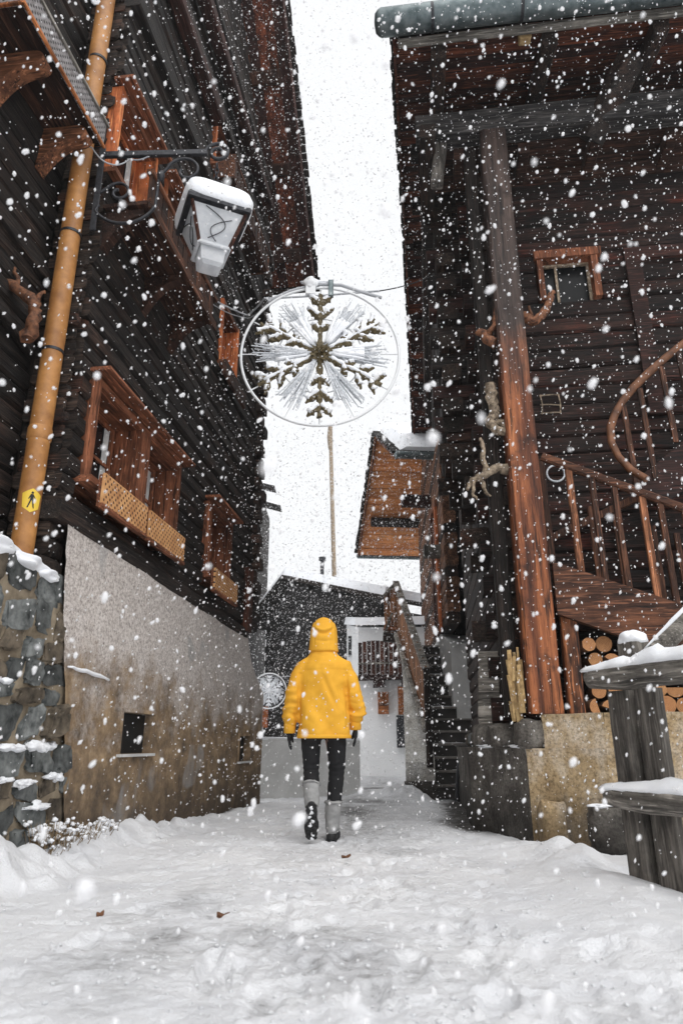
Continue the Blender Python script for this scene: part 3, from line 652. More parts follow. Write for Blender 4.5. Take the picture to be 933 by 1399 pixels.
# ------------------------------------------------------------------ rubble stone foot at the left edge
SW = thing('stone_wall', 'rough grey rubble stone wall with snow on its ledges at the left edge', 'wall', (AX, AY, 0), R(90)-LA)
mb = MB()
mb.grid(lambda u, v: ((-1.6)+(plleft(v*1.82-.1)+.22+1.6)*u, -.005+.02*nz(u*9, v*9), v*1.82-.1), 30, 30)
mb.grid(lambda u, v: (-1.6+1.6*u, -.005+.5*v, 1.72), 6, 3); obj('mortar', mb, M['mortar'], SW, smooth=60)
rs = random.Random(21); zz = -.02
while zz < 1.66:
    h = rs.uniform(.10,.22); s = -1.2 + rs.uniform(0,.1)
    lim = plleft(zz+h/2)+.05
    while s < lim-.06:
        w_ = rs.uniform(.12,.36); w_ = min(w_, lim - s + .015)
        if w_ < .06: break
        v, f = ICO[2]; sd_ = rs.randint(0,999); mb = MB()
        cx, cz_ = s+w_/2, zz+h/2+rs.uniform(-.025,.025); pts = []; rs_t = rs.uniform(-.45,.45)
        for p in v:
            q_ = Vector((math.copysign(abs(p.x)**.48, p.x), math.copysign(abs(p.y)**.35, p.y), math.copysign(abs(p.z)**.48, p.z)))
            kk = 1 + .42*mnoise.noise(p*2.0+Vector((sd_*1.37,sd_*.7,0)))
            tl = rs_t; pts.append((cx+q_.x*w_*.46*kk+q_.z*h*.3*tl, -.002+q_.y*(.012+(.055 if zz > .9 else .11)*abs(nz(sd_*.37)))*kk, cz_+q_.z*h*.47*kk+q_.x*w_*.25*tl))
        mb.add(pts, f); obj('stone', mb, M['stone' if rs.random() < .6 else 'stonew'], SW, smooth=30)
        if rs.random() < (.5 if zz < .8 else .22):
            b = MB()
            for q3 in range(rs.randint(3,6)):
                ww = w_*rs.uniform(.10,.24); b.blob((cx+rs.uniform(-.36,.36)*w_, -.02-rs.uniform(0,.02), cz_+h*rs.uniform(.34,.47)+rs_t*.02), (ww,.034,rs.uniform(.008,.024)*(1.3 if zz < .6 else .8)), 2, .25, sd_+q3*3, freq=2)
            obj('snow_patch', b, M['snow'], SW, smooth=180)
        s += w_ + .012
    zz += h + .012
for i, (s, z_, rx, rz_) in enumerate(((-.28,1.76,.28,.07),(-.05,1.73,.16,.05),(-.62,1.77,.35,.08),(-.95,1.77,.4,.08))):
    obj('snow_cap', MB().blob((s,.10,z_), (rx,.16,rz_), 3, .18, i+5), M['snow'], SW, smooth=180)

# ------------------------------------------------------------------ nearer house on the left with its balcony
NH = thing('timber_house', 'dark log house with a small carved balcony cut by the left edge', 'house', (AX, AY, 0), R(90)-LA)
z = 1.78; k = 0
while z < 8.2:
    h = rl.uniform(.14,.18)
    obj('log', MB().beam((-3.2,.46,z+h/2),(-.07,.46,z+h/2), .24+rl.uniform(-.03,.03), h*.985, cham=.16, nseg=6, jit=.05, seed=k+90), M['log'], NH, smooth=35); z += h; k += 1
obj('wall_core', MB().box((-3.2,.55,.0),(-.10,2.0,8.2)), M['logz'], NH)
# stacked log heads beside the pipe
z = 1.66; k = 0
while z < 7.6:
    h = .21 if k == 0 else rl.uniform(.085,.135)
    x0 = -.055 + rl.uniform(-.035,.03) - (.05 if k == 0 else 0)
    y0 = -.015 + rl.uniform(-.02,.05) - (.03 if k == 0 else 0)
    obj('log_end', MB().beam((x0,.19+y0/2,z+h/2),(.12 if z < 2.05 else -.045,.19+y0/2,z+h/2), .30, h*.94, cham=.2, nseg=2, jit=.07, seed=k+300, endmi=0), M['end'], NH, smooth=35); z += h; k += 1
bl = sub('balcony', NH)
for i in range(4): obj('floor_board', MB().box((-1.29,-.02+i*.09,5.13+.001*i),(-.235,.065+i*.09,5.165)), M['brown'], bl)
fp = MB().box((-1.30,-.06,5.11),(-.225,-.035,5.31)); fp2 = MB().box((-1.325,-.06,5.11),(-1.301,.34,5.31))
def patmat():
    m, nt, b = newmat('carved_grey_fascia'); v, rd, src, raw = coords(nt, (1,1,1), 0)
    sx = N(nt, 'ShaderNodeSeparateXYZ'); nt.links.new(raw, sx.inputs[0])
    a = mth(nt, 'SINE', mth(nt, 'MULTIPLY', mth(nt, 'ADD', sx.outputs['X'], sx.outputs['Y']), 130)); c = mth(nt, 'SINE', mth(nt, 'MULTIPLY', sx.outputs['Z'], 120))
    d = ramp(nt, mth(nt, 'MULTIPLY', a, c), [(.30, (1,1,1)), (.55, (0,0,0))])
    col = mixc(nt, d, (.05,.045,.045), ramp(nt, noise(nt, raw, 18, 5, .7), [(.3, (.13,.115,.11)), (.7, (.34,.32,.32))]))
    nt.links.new(col, b.inputs['Base Color']); b.inputs['Roughness'].default_value = .8; bump(nt, b, d, .8, .01); return m
M['carved'] = patmat()
obj('fascia', fp, M['carved'], bl); obj('fascia', fp2, M['carved'], bl)
obj('edge_rail', MB().beam((-1.33,-.05,5.325),(-.20,-.05,5.325), .05, .025), M['grey'], bl); obj('edge_rail', MB().beam((-1.33,-.063,5.10),(-.215,-.063,5.10), .02, .022), M['orange'], bl)
obj('edge_rail', MB().beam((-1.31,-.05,5.327),(-1.31,.34,5.327), .05, .025), M['grey'], bl); obj('edge_rail', MB().beam((-1.325,-.05,5.10),(-1.325,.34,5.10), .02, .022), M['orange'], bl)
for i, x in enumerate((-.36,-.95)):
    b = MB(); prof = []
    for j in range(9):
        a = j/8; prof.append((.34-.28*a, 5.005-.25*(1-a)**2.2))
    for j in range(9):
        a = -math.pi/2 + math.pi*j/8; prof.append((.06-.075*math.cos(a), 5.062+.057*math.sin(a)))
    loop = [(.34,5.12)] + list(reversed(prof)); b.hexa([(x-.06,p,q_) for p, q_ in loop], [(x+.06,p,q_) for p, q_ in loop]); obj('bracket', b, M['bracket'], bl)
# diagonal braces in the shadow under the balcony
obj('brace', MB().beam((-1.0,.33,3.55),(-.15,.31,3.35), .06, .09), M['log'], NH); obj('brace', MB().beam((-1.2,.32,4.1),(-.13,.31,4.0), .07, .10), M['log'], NH)

# ------------------------------------------------------------------ ochre drainpipe with its footpath sticker
DP = thing('drainpipe', 'ochre painted drainpipe with a yellow footpath sticker on the left house corner', 'drainpipe', (-2.045,4.215,1.72))
pm = MB().tube([(0,0,0),(0,0,1.5),(-.005,0,3.2),(-.01,0,5.0),(-.012,0,6.6)], .073, 20); obj('pipe', pm, M['pipe'], DP, smooth=40)
obj('socket_joint', MB().tube([(0,0,.92),(0,0,.935),(0,0,1.0),(0,0,1.02)], [.074,.080,.080,.074], 20), M['pipe'], DP, smooth=40)
for zc in (2.62,1.6,4.4): obj('clamp', MB().tube([(0,0,zc),(0,0,zc+.022)], .077, 20), M['iron'], DP, smooth=40)
fa = math.atan2(-4.215, 2.045)            # the sticker faces up the street
def oncyl(u, v, r=.0745): a = fa + .18 + u/.073; return (r*math.cos(a), r*math.sin(a), .475+v)
def cylpoly(poly, r, n=10):
    # fan of thin strips so that the flat outline wraps round the pipe
    us_ = [p[0] for p in poly]; u0, u1 = min(us_), max(us_); b = MB()
    def span(u):
        ys = []
        for (a0,b0),(a1,b1) in zip(poly, poly[1:]+poly[:1]):
            if a0 != a1 and min(a0,a1)-1e-9 <= u <= max(a0,a1)+1e-9: ys.append(b0+(b1-b0)*(u-a0)/(a1-a0))
        return min(ys), max(ys)
    prev = None
    for i in range(n+1):
        u = u0 + (u1-u0)*(i/n*.998+.001); lo, hi = span(u); cur = (oncyl(u,lo,r), oncyl(u,hi,r))
        if prev: b.add([prev[0],cur[0],cur[1],prev[1]], [(0,1,2,3)])
        prev = cur
    return b
st = obj('sticker', cylpoly([(-.062,.045),(0,.082),(.062,.045),(.058,-.045),(0,-.082),(-.058,-.045)], .0745, 14), M['yellow'], DP, smooth=180)
walk = MB()
for poly in ([(-.008,.052),(-.004,.060),(.004,.060),(.009,.052),(.004,.044),(-.004,.044)], [(-.010,.042),(.010,.042),(.011,.0),(-.010,-.002)], [(-.010,.002),(.0,.002),(-.016,-.052),(-.024,-.052)], [(.0,.002),(.011,.002),(.020,-.052),(.012,-.052)], [(.008,.040),(.024,.012),(.020,.008),(.006,.030)], [(-.010,.040),(-.022,.008),(-.017,.006),(-.006,.028)]):
    q_ = cylpoly(poly, .0757, 6); walk.add(q_.v, q_.f)
obj('walker_symbol', walk, M['ink_interior'], st)
# ------------------------------------------------------------------ timber house on the right (local x to the right, y away from the camera)
RX, RY = 1.64, 5.75
RH = thing('timber_house', 'dark log house with a tall red-brown corner post, porch stairs and wide roof', 'house', (RX, RY, 0), R(-7))
rr = random.Random(17)
GX, FY = -.27, .56                 # street gable and front wall planes
def course(z0, z1, hh, fn):
    z = z0; k = 0
    while z < z1:
        h = hh*rr.uniform(.88,1.12); fn(z, h, k); z += h; k += 1
def gable(z, h, k):
    y1 = 5.4; e = -.10 if k % 2 else -.0
    mb = MB().beam((GX+.12,FY+e+rr.uniform(-.02,.02),z+h/2),(GX+.12,y1,z+h/2), .24+rr.uniform(-.015,.04), h*.98, cham=.13, nseg=9, jit=.05, seed=k+500, endmi=1)
    obj('log', mb, [M['logy'], M['end']], RH, smooth=35)
course(.86, 6.95, .20, gable)
def front(z, h, k):
    e = -.10 if k % 2 == 0 else .12
    iv = [(GX+e, 4.2)]
    if 5.22 < z+h/2 < 5.74: iv = [(GX+e, .42), (1.10, 4.2)]
    for p, q in iv:
        mb = MB().beam((p,FY+.12,z+h/2),(q,FY+.12,z+h/2), .24+rr.uniform(-.015,.03), h*.98, cham=.13, nseg=max(1,int((q-p)/.4)), jit=.05, seed=k+600, endmi=1)
        obj('log', mb, [M['logr'], M['end']], RH, smooth=35)
course(.88, 6.95, .20, front)
obj('wall_core', MB().box((GX+.2,FY+.215,.7),(4.2,5.3,7.6)), M['logz'], RH)
# upper gable, jettied over the street
JX, JY = -.64, 1.0
def jetg(z, h, k):
    top = 7.3 + (z > 7.2)*9
    y0 = JY + (-.12 if k % 2 else .0); y1 = 2.35 + (.1 if k % 2 else 0) + (0 if z < 6.3 else 4.2)
    if z > 7.75: y0 = JY + (z-7.75)*3.0; y1 = 6.6 - (z-7.75)*2.6
    if y1-y0 < .4: return
    obj('log', MB().beam((JX+.11,y0,z+h/2),(JX+.11,y1,z+h/2), .22+rr.uniform(-.01,.03), h*.98, cham=.13, nseg=8, jit=.05, seed=k+700, endmi=1), [M['logy'], M['end']], RH, smooth=35)
course(3.95, 8.6, .19, jetg)
def jetf(z, h, k):
    obj('log', MB().beam((JX+(-.10 if k % 2 == 0 else .12),JY+.11,z+h/2),(GX+.02,JY+.11,z+h/2), .22+rr.uniform(-.01,.03), h*.98, cham=.13, nseg=2, jit=.05, seed=k+800, endmi=1), [M['redx' if rr.random() < .3 else 'log'], M['end']], RH, smooth=35)
course(3.95, 7.7, .19, jetf)
obj('jetty_floor', MB().box((JX+.03,JY+.03,3.86),(GX+.02,2.3,3.945)), M['brown'], RH)
for i, y in enumerate((1.15,2.2)):
    for j in range(3): obj('corbel', MB().beam((GX+.1,y,3.76-j*.20),(JX-.06+j*.13,y,3.76-j*.20), .18, .19, nseg=2, jit=.04, seed=i*5+j, cham=.16), M['end'], RH, smooth=35)
for j, (z_, l_) in enumerate(((2.65,.28),(2.45,.18),(1.72,.22),(3.15,.22))): obj('corbel', MB().beam((GX+.1,.75+.2*(j%2),z_),(GX-l_,.75+.2*(j%2),z_), .17, .18, nseg=2, jit=.05, seed=j+40, cham=.16), M['end'], RH, smooth=35)
# corner log heads
for i in range(28):
    zz = .95 + i*.212
    if zz > 6.7: break
    obj('log_end', MB().beam((GX+.13,FY+.1,zz+.1),(GX+.13+rr.uniform(-.02,.02),FY-.13-rr.uniform(0,.06),zz+.1), .22+rr.uniform(-.03,.02), .18, cham=.16, nseg=2, jit=.06, seed=i+60), M['end'], RH, smooth=35)
# post and its neighbour
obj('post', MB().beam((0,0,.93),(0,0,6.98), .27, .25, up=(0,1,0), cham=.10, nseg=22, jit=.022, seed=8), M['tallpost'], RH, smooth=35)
obj('short_post', MB().beam((.255,.03,.925),(.265,.03,1.74), .13, .13, up=(0,1,0), cham=.12, nseg=5, jit=.04, seed=9), M['post'], RH, smooth=35)
obj('dark_post', MB().beam((-.235,.16,.93),(-.235,.16,6.96), .13, .15, up=(0,1,0), cham=.12, nseg=12, jit=.03, seed=10), M['logz'], RH, smooth=35)
obj('thin_stud', MB().beam((.20,.12,2.2),(.185,.12,3.2), .06, .08, up=(0,1,0), cham=.12, nseg=4, jit=.03, seed=11), M['stairz'], RH, smooth=35)
# porch ceiling, beams
obj('porch_beam', MB().beam((-.82,.0,7.14),(3.6,.0,7.14), .24, .31, cham=.10, nseg=12, jit=.02, seed=12), M['grey2'] if 'grey2' in M else M['greyz'], RH, smooth=35)
for i in range(5): obj('ceiling_board', MB().box((-.80,.125+i*.09,6.985+.002*(i%2)),(3.6,.21+i*.09,7.01)), M['brown'], RH)
obj('back_beam', MB().beam((-.72,FY-.02,6.90),(3.6,FY-.02,6.90), .10, .13, nseg=6, jit=.03, seed=13), M['brown'], RH, smooth=35)
obj('side_beam', MB().beam((-.70,-.25,6.90),(-.70,6.4,6.86), .17, .18, nseg=9, jit=.03, seed=14), M['logy'], RH, smooth=35)
obj('brace', MB().beam((-.55,.05,6.98),(-.62,.05,6.45), .13, .12, up=(0,1,0), nseg=2, jit=.04, seed=15), M['greyz'], RH, smooth=35)
obj('brace', MB().beam((1.45,-.35,7.52),(1.05,.10,6.90), .26, .18, nseg=2, jit=.03, seed=16), M['log'], RH, smooth=35)
for x in (-.35,.35,1.1,1.9): obj('joist', MB().beam((x,.1,6.90),(x,FY,6.90), .12, .14, nseg=2, jit=.03, seed=int(x*10)), M['brown'], RH, smooth=35)
# roof
RR = sub('roof', RH)
Z0, Z1, ZF = 7.55, 9.05, 7.35; YE, YR, YF = -.80, 4.0, 8.6; VX = -1.0
def slope_boards(ya, za, yb, zb, mats):
    d = Vector((0,yb-ya,zb-za)); L = d.length; d.normalize(); up = Vector((1,0,0)).cross(d); up = up if up.z > 0 else -up
    t = 0; k = 0
    while t < L-.05:
        w = rr.uniform(.15,.21); c = Vector((0,ya,za)) + d*(t+w/2) + up*(.004*(k % 2))
        obj('soffit_board', MB().beam(c+Vector((VX,0,0)), c+Vector((3.8,0,0)), w-.008, .03, up=up, nseg=2, jit=.01, seed=k), M[mats[k % len(mats)]], RR); t += w; k += 1
    return d, up, L
d1, u1, L1 = slope_boards(YE, Z0, YR, Z1, ('soffit','soffit','redx'))
d2, u2, L2 = slope_boards(YR, Z1, YF, ZF, ('redx','soffit','redx'))
for (ya, za, d, up, L) in ((YE,Z0,d1,u1,L1),(YR,Z1,d2,u2,L2)):
    p0 = Vector((0,ya,za)); sh = MB(); rs = random.Random(int(za*10))
    for i in range(int(L/.13)):
        for lay in range(2):
            c = p0 + d*(.065+i*.13) + up*(.055+.03*lay+rs.uniform(0,.014)); sh.beam(c+Vector((VX-.055+rs.uniform(-.02,.02),0,0)), c+Vector((3.8,0,0)), .125, .028, up=up, cham=.05)
    obj('shingle_layer', sh, M['logz'], RR)
    obj('verge_board', MB().beam(p0+Vector((VX-.012,0,0))-up*.05, p0+d*L+Vector((VX-.012,0,0))-up*.05, .024, .16, up=up), M['soffit'], RR)
    a = p0 + up*.13; b = p0 + d*L + up*.13
    obj('roof_snow', MB().hexa([a+Vector((VX,0,0)),b+Vector((VX,0,0)),b+Vector((3.8,0,0)),a+Vector((3.8,0,0))],[a+up*.14+Vector((VX+.05,0,0)),b+up*.14+Vector((VX+.05,0,0)),b+up*.14+Vector((3.8,0,0)),a+up*.14+Vector((3.8,0,0))]), M['snow'], RR)
for x in (-.56,.55,1.62,2.7):
    a = Vector((x,YE+.05,Z0)) - u1*.11; b = a + d1*3.6
    obj('rafter', MB().beam(a, b, .15, .17, up=u1, nseg=3, jit=.02, seed=int(x*7)), M['logy'], RR, smooth=35)
obj('rafter_end', MB().beam((.30,YE+.02,7.47),(.30,YE+.12,7.49), .12, .11), M['straw'], RR)
obj('fascia', MB().beam((VX+.03,YE-.015,7.47),(3.8,YE-.015,7.45), .03, .11, nseg=5, jit=.02, seed=3), M['grey'], RR)
for y in (1.1,2.5,4.0,5.5,7.0):
    z_ = (Z0+(Z1-Z0)*(y-YE)/(YR-YE) if y <= YR else Z1+(ZF-Z1)*(y-YR)/(YF-YR)) - .14
    obj('purlin', MB().beam((VX+.12,y,z_),(JX+.3,y,z_), .18, .20, nseg=2, jit=.03, seed=int(y*9)), M['log'], RR, smooth=35)
gp = [(VX-.13,YE-.15,7.61),(VX-.10,YE-.15,7.61),(0,YE-.15,7.61),(1.5,YE-.15,7.58),(3.8,YE-.15,7.55)]
obj('gutter', MB().tube([(VX-.20,YE-.15,7.61)]+[(VX-.19+.03*i,YE-.15,7.61) for i in range(3)]+gp[2:], [.02,.085,.115,.13,.13,.13,.13], 18), M['steel'], RR, smooth=50)
for x in (-.62,.25,1.1,2.0): obj('gutter_strap', MB().tube([(x-.015,YE-.15,7.60),(x+.015,YE-.15,7.60)], .134, 18), M['iron'], RR, smooth=50)
# small window high in the porch wall
w = sub('window', RH)
a, b, c, d = .44, 1.08, 5.22, 5.74
for nm, lo, hi in (('jamb',(a,FY-.05,c),(a+.06,FY+.18,d)),('jamb',(b-.07,FY-.06,c),(b,FY+.18,d)),('lintel',(a-.03,FY-.07,d+.001),(b+.04,FY+.18,d+.10))): obj(nm, MB().box(lo, hi), M['case'], w)
obj('pane', MB().box((a+.06,FY+.16,c),(b-.07,FY+.11,d)), M['dimglass'], w)
fr = MB()
for lo, hi in (((a+.061,FY+.06,d-.03),(b-.071,FY+.09,d-.001)),((a+.20,FY+.061,c),(a+.225,FY+.091,d-.03)),((b-.10,FY+.062,c),(b-.071,FY+.092,d-.03))): fr.box(lo, hi)
obj('sash', fr, M['rootp'], w)
# foot of the house
def foot(poly, back, z0, z1, name, mat, parent, amp=.018, seed=0):
    mb = MB()
    for (ax, ay), (bx, by) in zip(poly[:-1], poly[1:]):
        L = math.hypot(bx-ax, by-ay); nxx, nyy = -(by-ay)/L, (bx-ax)/L
        nu = max(2, int(L/.07)); nv = max(2, int((z1-z0)/.07))
        def fn(u, v):
            s = amp*nz(ax*3+u*L*3.1+seed, v*(z1-z0)*3.1, ay) + amp*.5*nz(ax+u*L*11, v*(z1-z0)*11, seed)
            e = 0 if u in (0, 1) else 1
            t_ = .015 if v == 1 else 0
            return (ax+(bx-ax)*u - nxx*(s*e-t_)*-1, ay+(by-ay)*u - nyy*(s*e-t_)*-1, z0+(z1-z0)*v + (amp*.6*nz(u*L*4+seed, 2.2) if v == 1 else 0))
        mb.grid(fn, nu, nv)
    pts = [(x, y, z1-.003) for x, y in poly] + [(x, y, z1-.003) for x, y in back]
    mb.add(pts, [tuple(range(len(pts)))]); return obj(name, mb, mat, parent, world=True, smooth=45)
foot([BASE[0], BASE[1], BASE[2]], [(2.3,6.2),(2.8,11.0)], -.25, .67, 'grey_plinth', M['concd'], RH, .02, 1)
foot([BASE[2], BASE[3], BASE[4]], [(3.6,7.0),(2.3,6.2)], -.25, .672, 'ochre_plinth', M['concy'], RH, .014, 2)
foot([(1.80,6.35),(1.59,5.66),(1.97,5.355),(3.6,4.88)], [(3.6,7.0),(2.0,6.5)], .60, .925, 'ochre_plinth', M['concy'], RH, .012, 3)
for i, (x, y, z_, rx, ry, rz_, mt) in enumerate(((1.50,5.74,.78,.11,.10,.11,'concd'),(1.37,6.08,.77,.13,.16,.10,'concd'),(1.30,6.5,.77,.10,.2,.10,'concd'),(1.56,5.52,.10,.10,.09,.20,'concy'),(1.90,5.26,.14,.16,.10,.16,'concd'))):
    v, f = ICO[2]; mb = MB(); sdv = Vector((i*3.1, i*1.7, 0))
    mb.add([(x+math.copysign(abs(p.x)**.5,p.x)*rx*(1+.25*mnoise.noise(p*2+sdv)), y+math.copysign(abs(p.y)**.5,p.y)*ry, z_+math.copysign(abs(p.z)**.5,p.z)*rz_*(1+.2*mnoise.noise(p*2+sdv))) for p in v], f)
    obj('foot_stone', mb, M[mt], RH, world=True, smooth=40)
for x, y, z_, rx, ry in ((1.83,5.22,.29,.10,.04),(1.28,6.35,.685,.07,.28),(1.42,5.85,.685,.05,.12)): obj('snow_patch', MB().blob((x,y,z_), (rx,ry,.014), 2, .3, int(x*99)), M['snow'], RH, world=True, smooth=180)
for i in range(6): obj('sill_stone', MB().beam((GX-.02,.75+i*.7,.765),(GX-.02,1.42+i*.7,.765), .22, .17, cham=.2, nseg=2, jit=.06, seed=i+70), M['stonew' if i % 2 else 'stone'], RH, smooth=40)

# ------------------------------------------------------------------ porch stairs
ST = thing('wooden_staircase', 'red-brown wooden porch stairs with slim balusters and a curving handrail', 'stairs', (RX, RY, .9), R(-7))
def zstr(x): return 1.955 - .40*(x-.16) - .9
obj('stringer', MB().loft([[(x,-.095,zstr(x)-.225+.006*nz(x*6)),(x,-.025,zstr(x)-.225+.006*nz(x*6)),(x,-.025,zstr(x)+.225+.006*nz(x*5,3)),(x,-.095,zstr(x)+.225+.006*nz(x*5,3))] for x in [.165+.2535*i for i in range(11)]]), M['stair'], ST, smooth=35)
obj('handrail', MB().beam((.17,-.06,3.16-.9),(2.7,-.06,3.16-.48*2.53-.9), .06, .075, cham=.25, nseg=10, jit=.03, seed=32), M['stair'], ST, smooth=35)
for i, x in enumerate((.40,.59,.77,.99,1.13,1.32,1.5,1.7,1.9,2.1)):
    lo = zstr(x)+.16; hi = 3.16-.9-.48*(x-.17)-.03
    obj('baluster', MB().beam((x,-.055,lo),(x-.01,-.055,hi), .058 if i % 3 == 0 else .05, .04, up=(0,1,0), cham=.15, nseg=4, jit=.05, seed=i), M['orangez2'] if ('orangez2' in M and i in (0,3)) else M['stairz'], ST, smooth=35)
for i in range(10):
    x = .25+i*.27; obj('tread', MB().box((x,-.02,zstr(x)+.06),(x+.30,.50,zstr(x)+.10)), M['stair'], ST)
for i, x in enumerate((.68,.90,1.22,1.42)): obj('baluster', MB().beam((x,.48,zstr(x)+.1),(x-.01,.48,zstr(x)+1.1), .05, .035, up=(0,1,0), seed=i), M['stairz'], ST)
obj('back_rail', MB().beam((.22,.49,1.62),(2.3,.49,2.55), .05, .07, nseg=6, jit=.03, seed=33), M['stairz'], ST, smooth=35)
cr = [(1.06,.0,2.02),(.97,.08,2.14),(.89,.13,2.30),(.855,.16,2.46),(.87,.18,2.62),(.93,.19,2.76),(1.02,.20,2.90),(1.14,.20,3.04),(1.30,.20,3.19),(1.50,.20,3.36),(1.75,.20,3.55),(2.2,.20,3.9)]
obj('curved_handrail', MB().tube(cr, [.040+.003*math.sin(i*1.9) for i in range(len(cr))], 12, squash=.85), M['railb'], ST, smooth=60)
for i, (x, z0, z1) in enumerate(((1.02,2.0,2.85),(1.19,2.1,3.02),(1.42,2.45,3.24),(1.6,2.6,3.4),(1.8,2.75,3.55))): obj('baluster', MB().beam((x+.02,.21,z0),(x,.20,z1), .05, .035, up=(0,1,0), nseg=3, jit=.05, seed=i+5), M['stairz'], ST, smooth=35)
obj('upper_stringer', MB().beam((1.12,.24,1.95),(2.6,.26,3.1), .06, .34, nseg=5, jit=.02, seed=35), M['redx'], ST, smooth=35)
obj('door_board', MB().box((1.36,FY-.06,2.9),(1.52,FY-.012,4.75)), M['redx'], ST); obj('door_board', MB().box((1.36,FY-.055,4.751),(2.4,FY-.012,4.9)), M['redx'], ST)

# ------------------------------------------------------------------ firewood under the stairs: every log a thing
spots = []; rw = random.Random(4)
zrow = .925; row = 0
while zrow < 1.5:
    x = .345 + (.05 if row % 2 else 0)
    while x < 1.65:
        r = rw.uniform(.052,.082)
        if zrow + 2*r < 1.74 - .40*(x+r-.16) - .02: spots.append((x+r, zrow+r+rw.uniform(-.004,.004), r, row, x))
        x += 2*r + .004
    zrow += .124; row += 1
ORD = ('leftmost','second','third','fourth','fifth','sixth','seventh','eighth','ninth','tenth','eleventh','twelfth'); ROWN = ('bottom row','second row','third row','fourth row','top row')
for i, (x, z_, r, row_, _x) in enumerate(spots):
    nth = sum(1 for q_ in spots if q_[3] == row_ and q_[4] < _x)
    th = 'sawn' if rw.random() < .55 else 'split'
    loc = Matrix.Translation((RX,RY,0)) @ Matrix.Rotation(R(-7),4,'Z') @ Vector((x, .0+rw.uniform(-.015,.05), z_))
    mb = MB(); n = 14; L = .34
    if th == 'sawn': ring = [(r*.94*math.cos(2*math.pi*k/n)*(1+.05*math.sin(3*k+i)), r*.94*math.sin(2*math.pi*k/n)) for k in range(n)]
    else:
        a0 = rw.uniform(0,6.28); ring = [(r*1.15*math.cos(a0+math.pi*k/7)-.3*r*math.cos(a0+1.57), r*1.15*math.sin(a0+math.pi*k/7)-.3*r*math.sin(a0+1.57)) for k in range(8)]; n = 8
    mb.add([(p,0,q_) for p, q_ in ring]+[(p,L,q_) for p, q_ in ring], [(k,(k+1)%n,n+(k+1)%n,n+k) for k in range(n)], 0)
    mb.add([(p,-.001,q_) for p, q_ in ring], [tuple(range(n))], 1); mb.add([(p,L,q_) for p, q_ in ring], [tuple(reversed(range(n)))], 1)
    o = obj('firewood_log', mb, [M['bark'], M['cut']], None, smooth=40); o.location = loc; o.rotation_euler = (0, 0, R(-7)+rw.uniform(-.08,.08))
    pos_ = (ORD[nth] if nth == 0 else ORD[nth] + ' from left') + ' in the ' + ROWN[row_]
    tag(o, ('round sawn firewood log, ' if th == 'sawn' else 'split firewood wedge, ') + pos_ + ' under porch stairs', 'firewood', 'firewood stacked under the porch stairs')

# ------------------------------------------------------------------ things leaning or hanging on the porch
def rloc(x, y, z): return Matrix.Translation((RX,RY,0)) @ Matrix.Rotation(R(-7),4,'Z') @ Vector((x,y,z))
BU = thing('wood_bundle', 'pale yellow bundle of split wood slivers standing beside the tall post', 'wood bundle', tuple(rloc(-.21,-.02,.78)), R(-7))
rb = random.Random(9)
for i in range(26):
    x = rb.uniform(-.045,.05); y = rb.uniform(-.05,.05); z0 = rb.uniform(0,.42); L = rb.uniform(.16,.40)
    obj('sliver', MB().beam((x,y,z0),(x+rb.uniform(-.025,.025),y+rb.uniform(-.02,.02),z0+L), rb.uniform(.014,.032), rb.uniform(.008,.02), up=(0,1,0), nseg=2, jit=.2, seed=i, roll=rb.uniform(-.6,.6)), M['straw'], BU)
PL = obj('leaning_plank', MB().beam((0,0,0),(.03,.07,.80), .20, .05, up=(0,1,0), cham=.2, nseg=7, jit=.07, seed=4), M['grey'], None, smooth=35)
PL.location = rloc(-.40,.62,.72); PL.rotation_euler = (0,0,R(-25)); tag(PL, 'worn grey plank leaning on the dark log corner beside the alley', 'plank')
def root(name, label, loc, limbs, mat, rz=0.0, cat='root'):
    t = thing(name, label, cat, loc, rz)
    for i, (pts, r0, r1) in enumerate(limbs):
        P = [Vector(p) for p in pts]; out = []
        for k in range(len(P)-1):
            for j in range(4):
                q_ = P[k].lerp(P[k+1], j/4); out.append(q_ + Vector((nz(q_.x*17+i, q_.z*17), nz(q_.y*15, q_.z*19+i), nz(q_.z*13, i)))*.024)
        out.append(P[-1]); m = len(out)
        obj('limb', MB().tube(out, [r0+(r1-r0)*k/(m-1) for k in range(m)], 9, jit=.30, seed=i), mat, t, smooth=60)
    return t
root('root_ornament', 'curved red root nailed right of the post below the porch window', tuple(rloc(.22,.0,4.62)), [([(-.08,0,.06),(0,-.02,-.02),(.10,-.04,.02),(.17,-.04,.16),(.22,-.02,.30)],.045,.03),([(.02,-.02,.0),(-.02,-.05,.14)],.02,.012)], M['root'], R(-7))
root('root_ornament', 'short forked brown root nailed left of the post at mid height', tuple(rloc(-.20,-.02,4.45)), [([(-.12,0,.10),(-.04,-.02,.0),(.05,-.03,-.08)],.03,.05),([(-.02,0,.02),(.06,-.03,.14),(.08,-.03,.30)],.035,.02)], M['root'], R(-7))
root('root_ornament', 'pale spiral root hanging between the post and the log corner', tuple(rloc(-.20,-.01,3.52)), [([(-.02,0,.42),(-.02,-.01,.22),(.0,-.02,.10)],.055,.05),([(.0,-.02,.12),(-.06,-.04,.02),(-.02,-.06,-.08),(.06,-.04,-.10),(.07,-.02,-.0),(.02,-.03,.02)],.05,.03)], M['rootp'], R(-7))
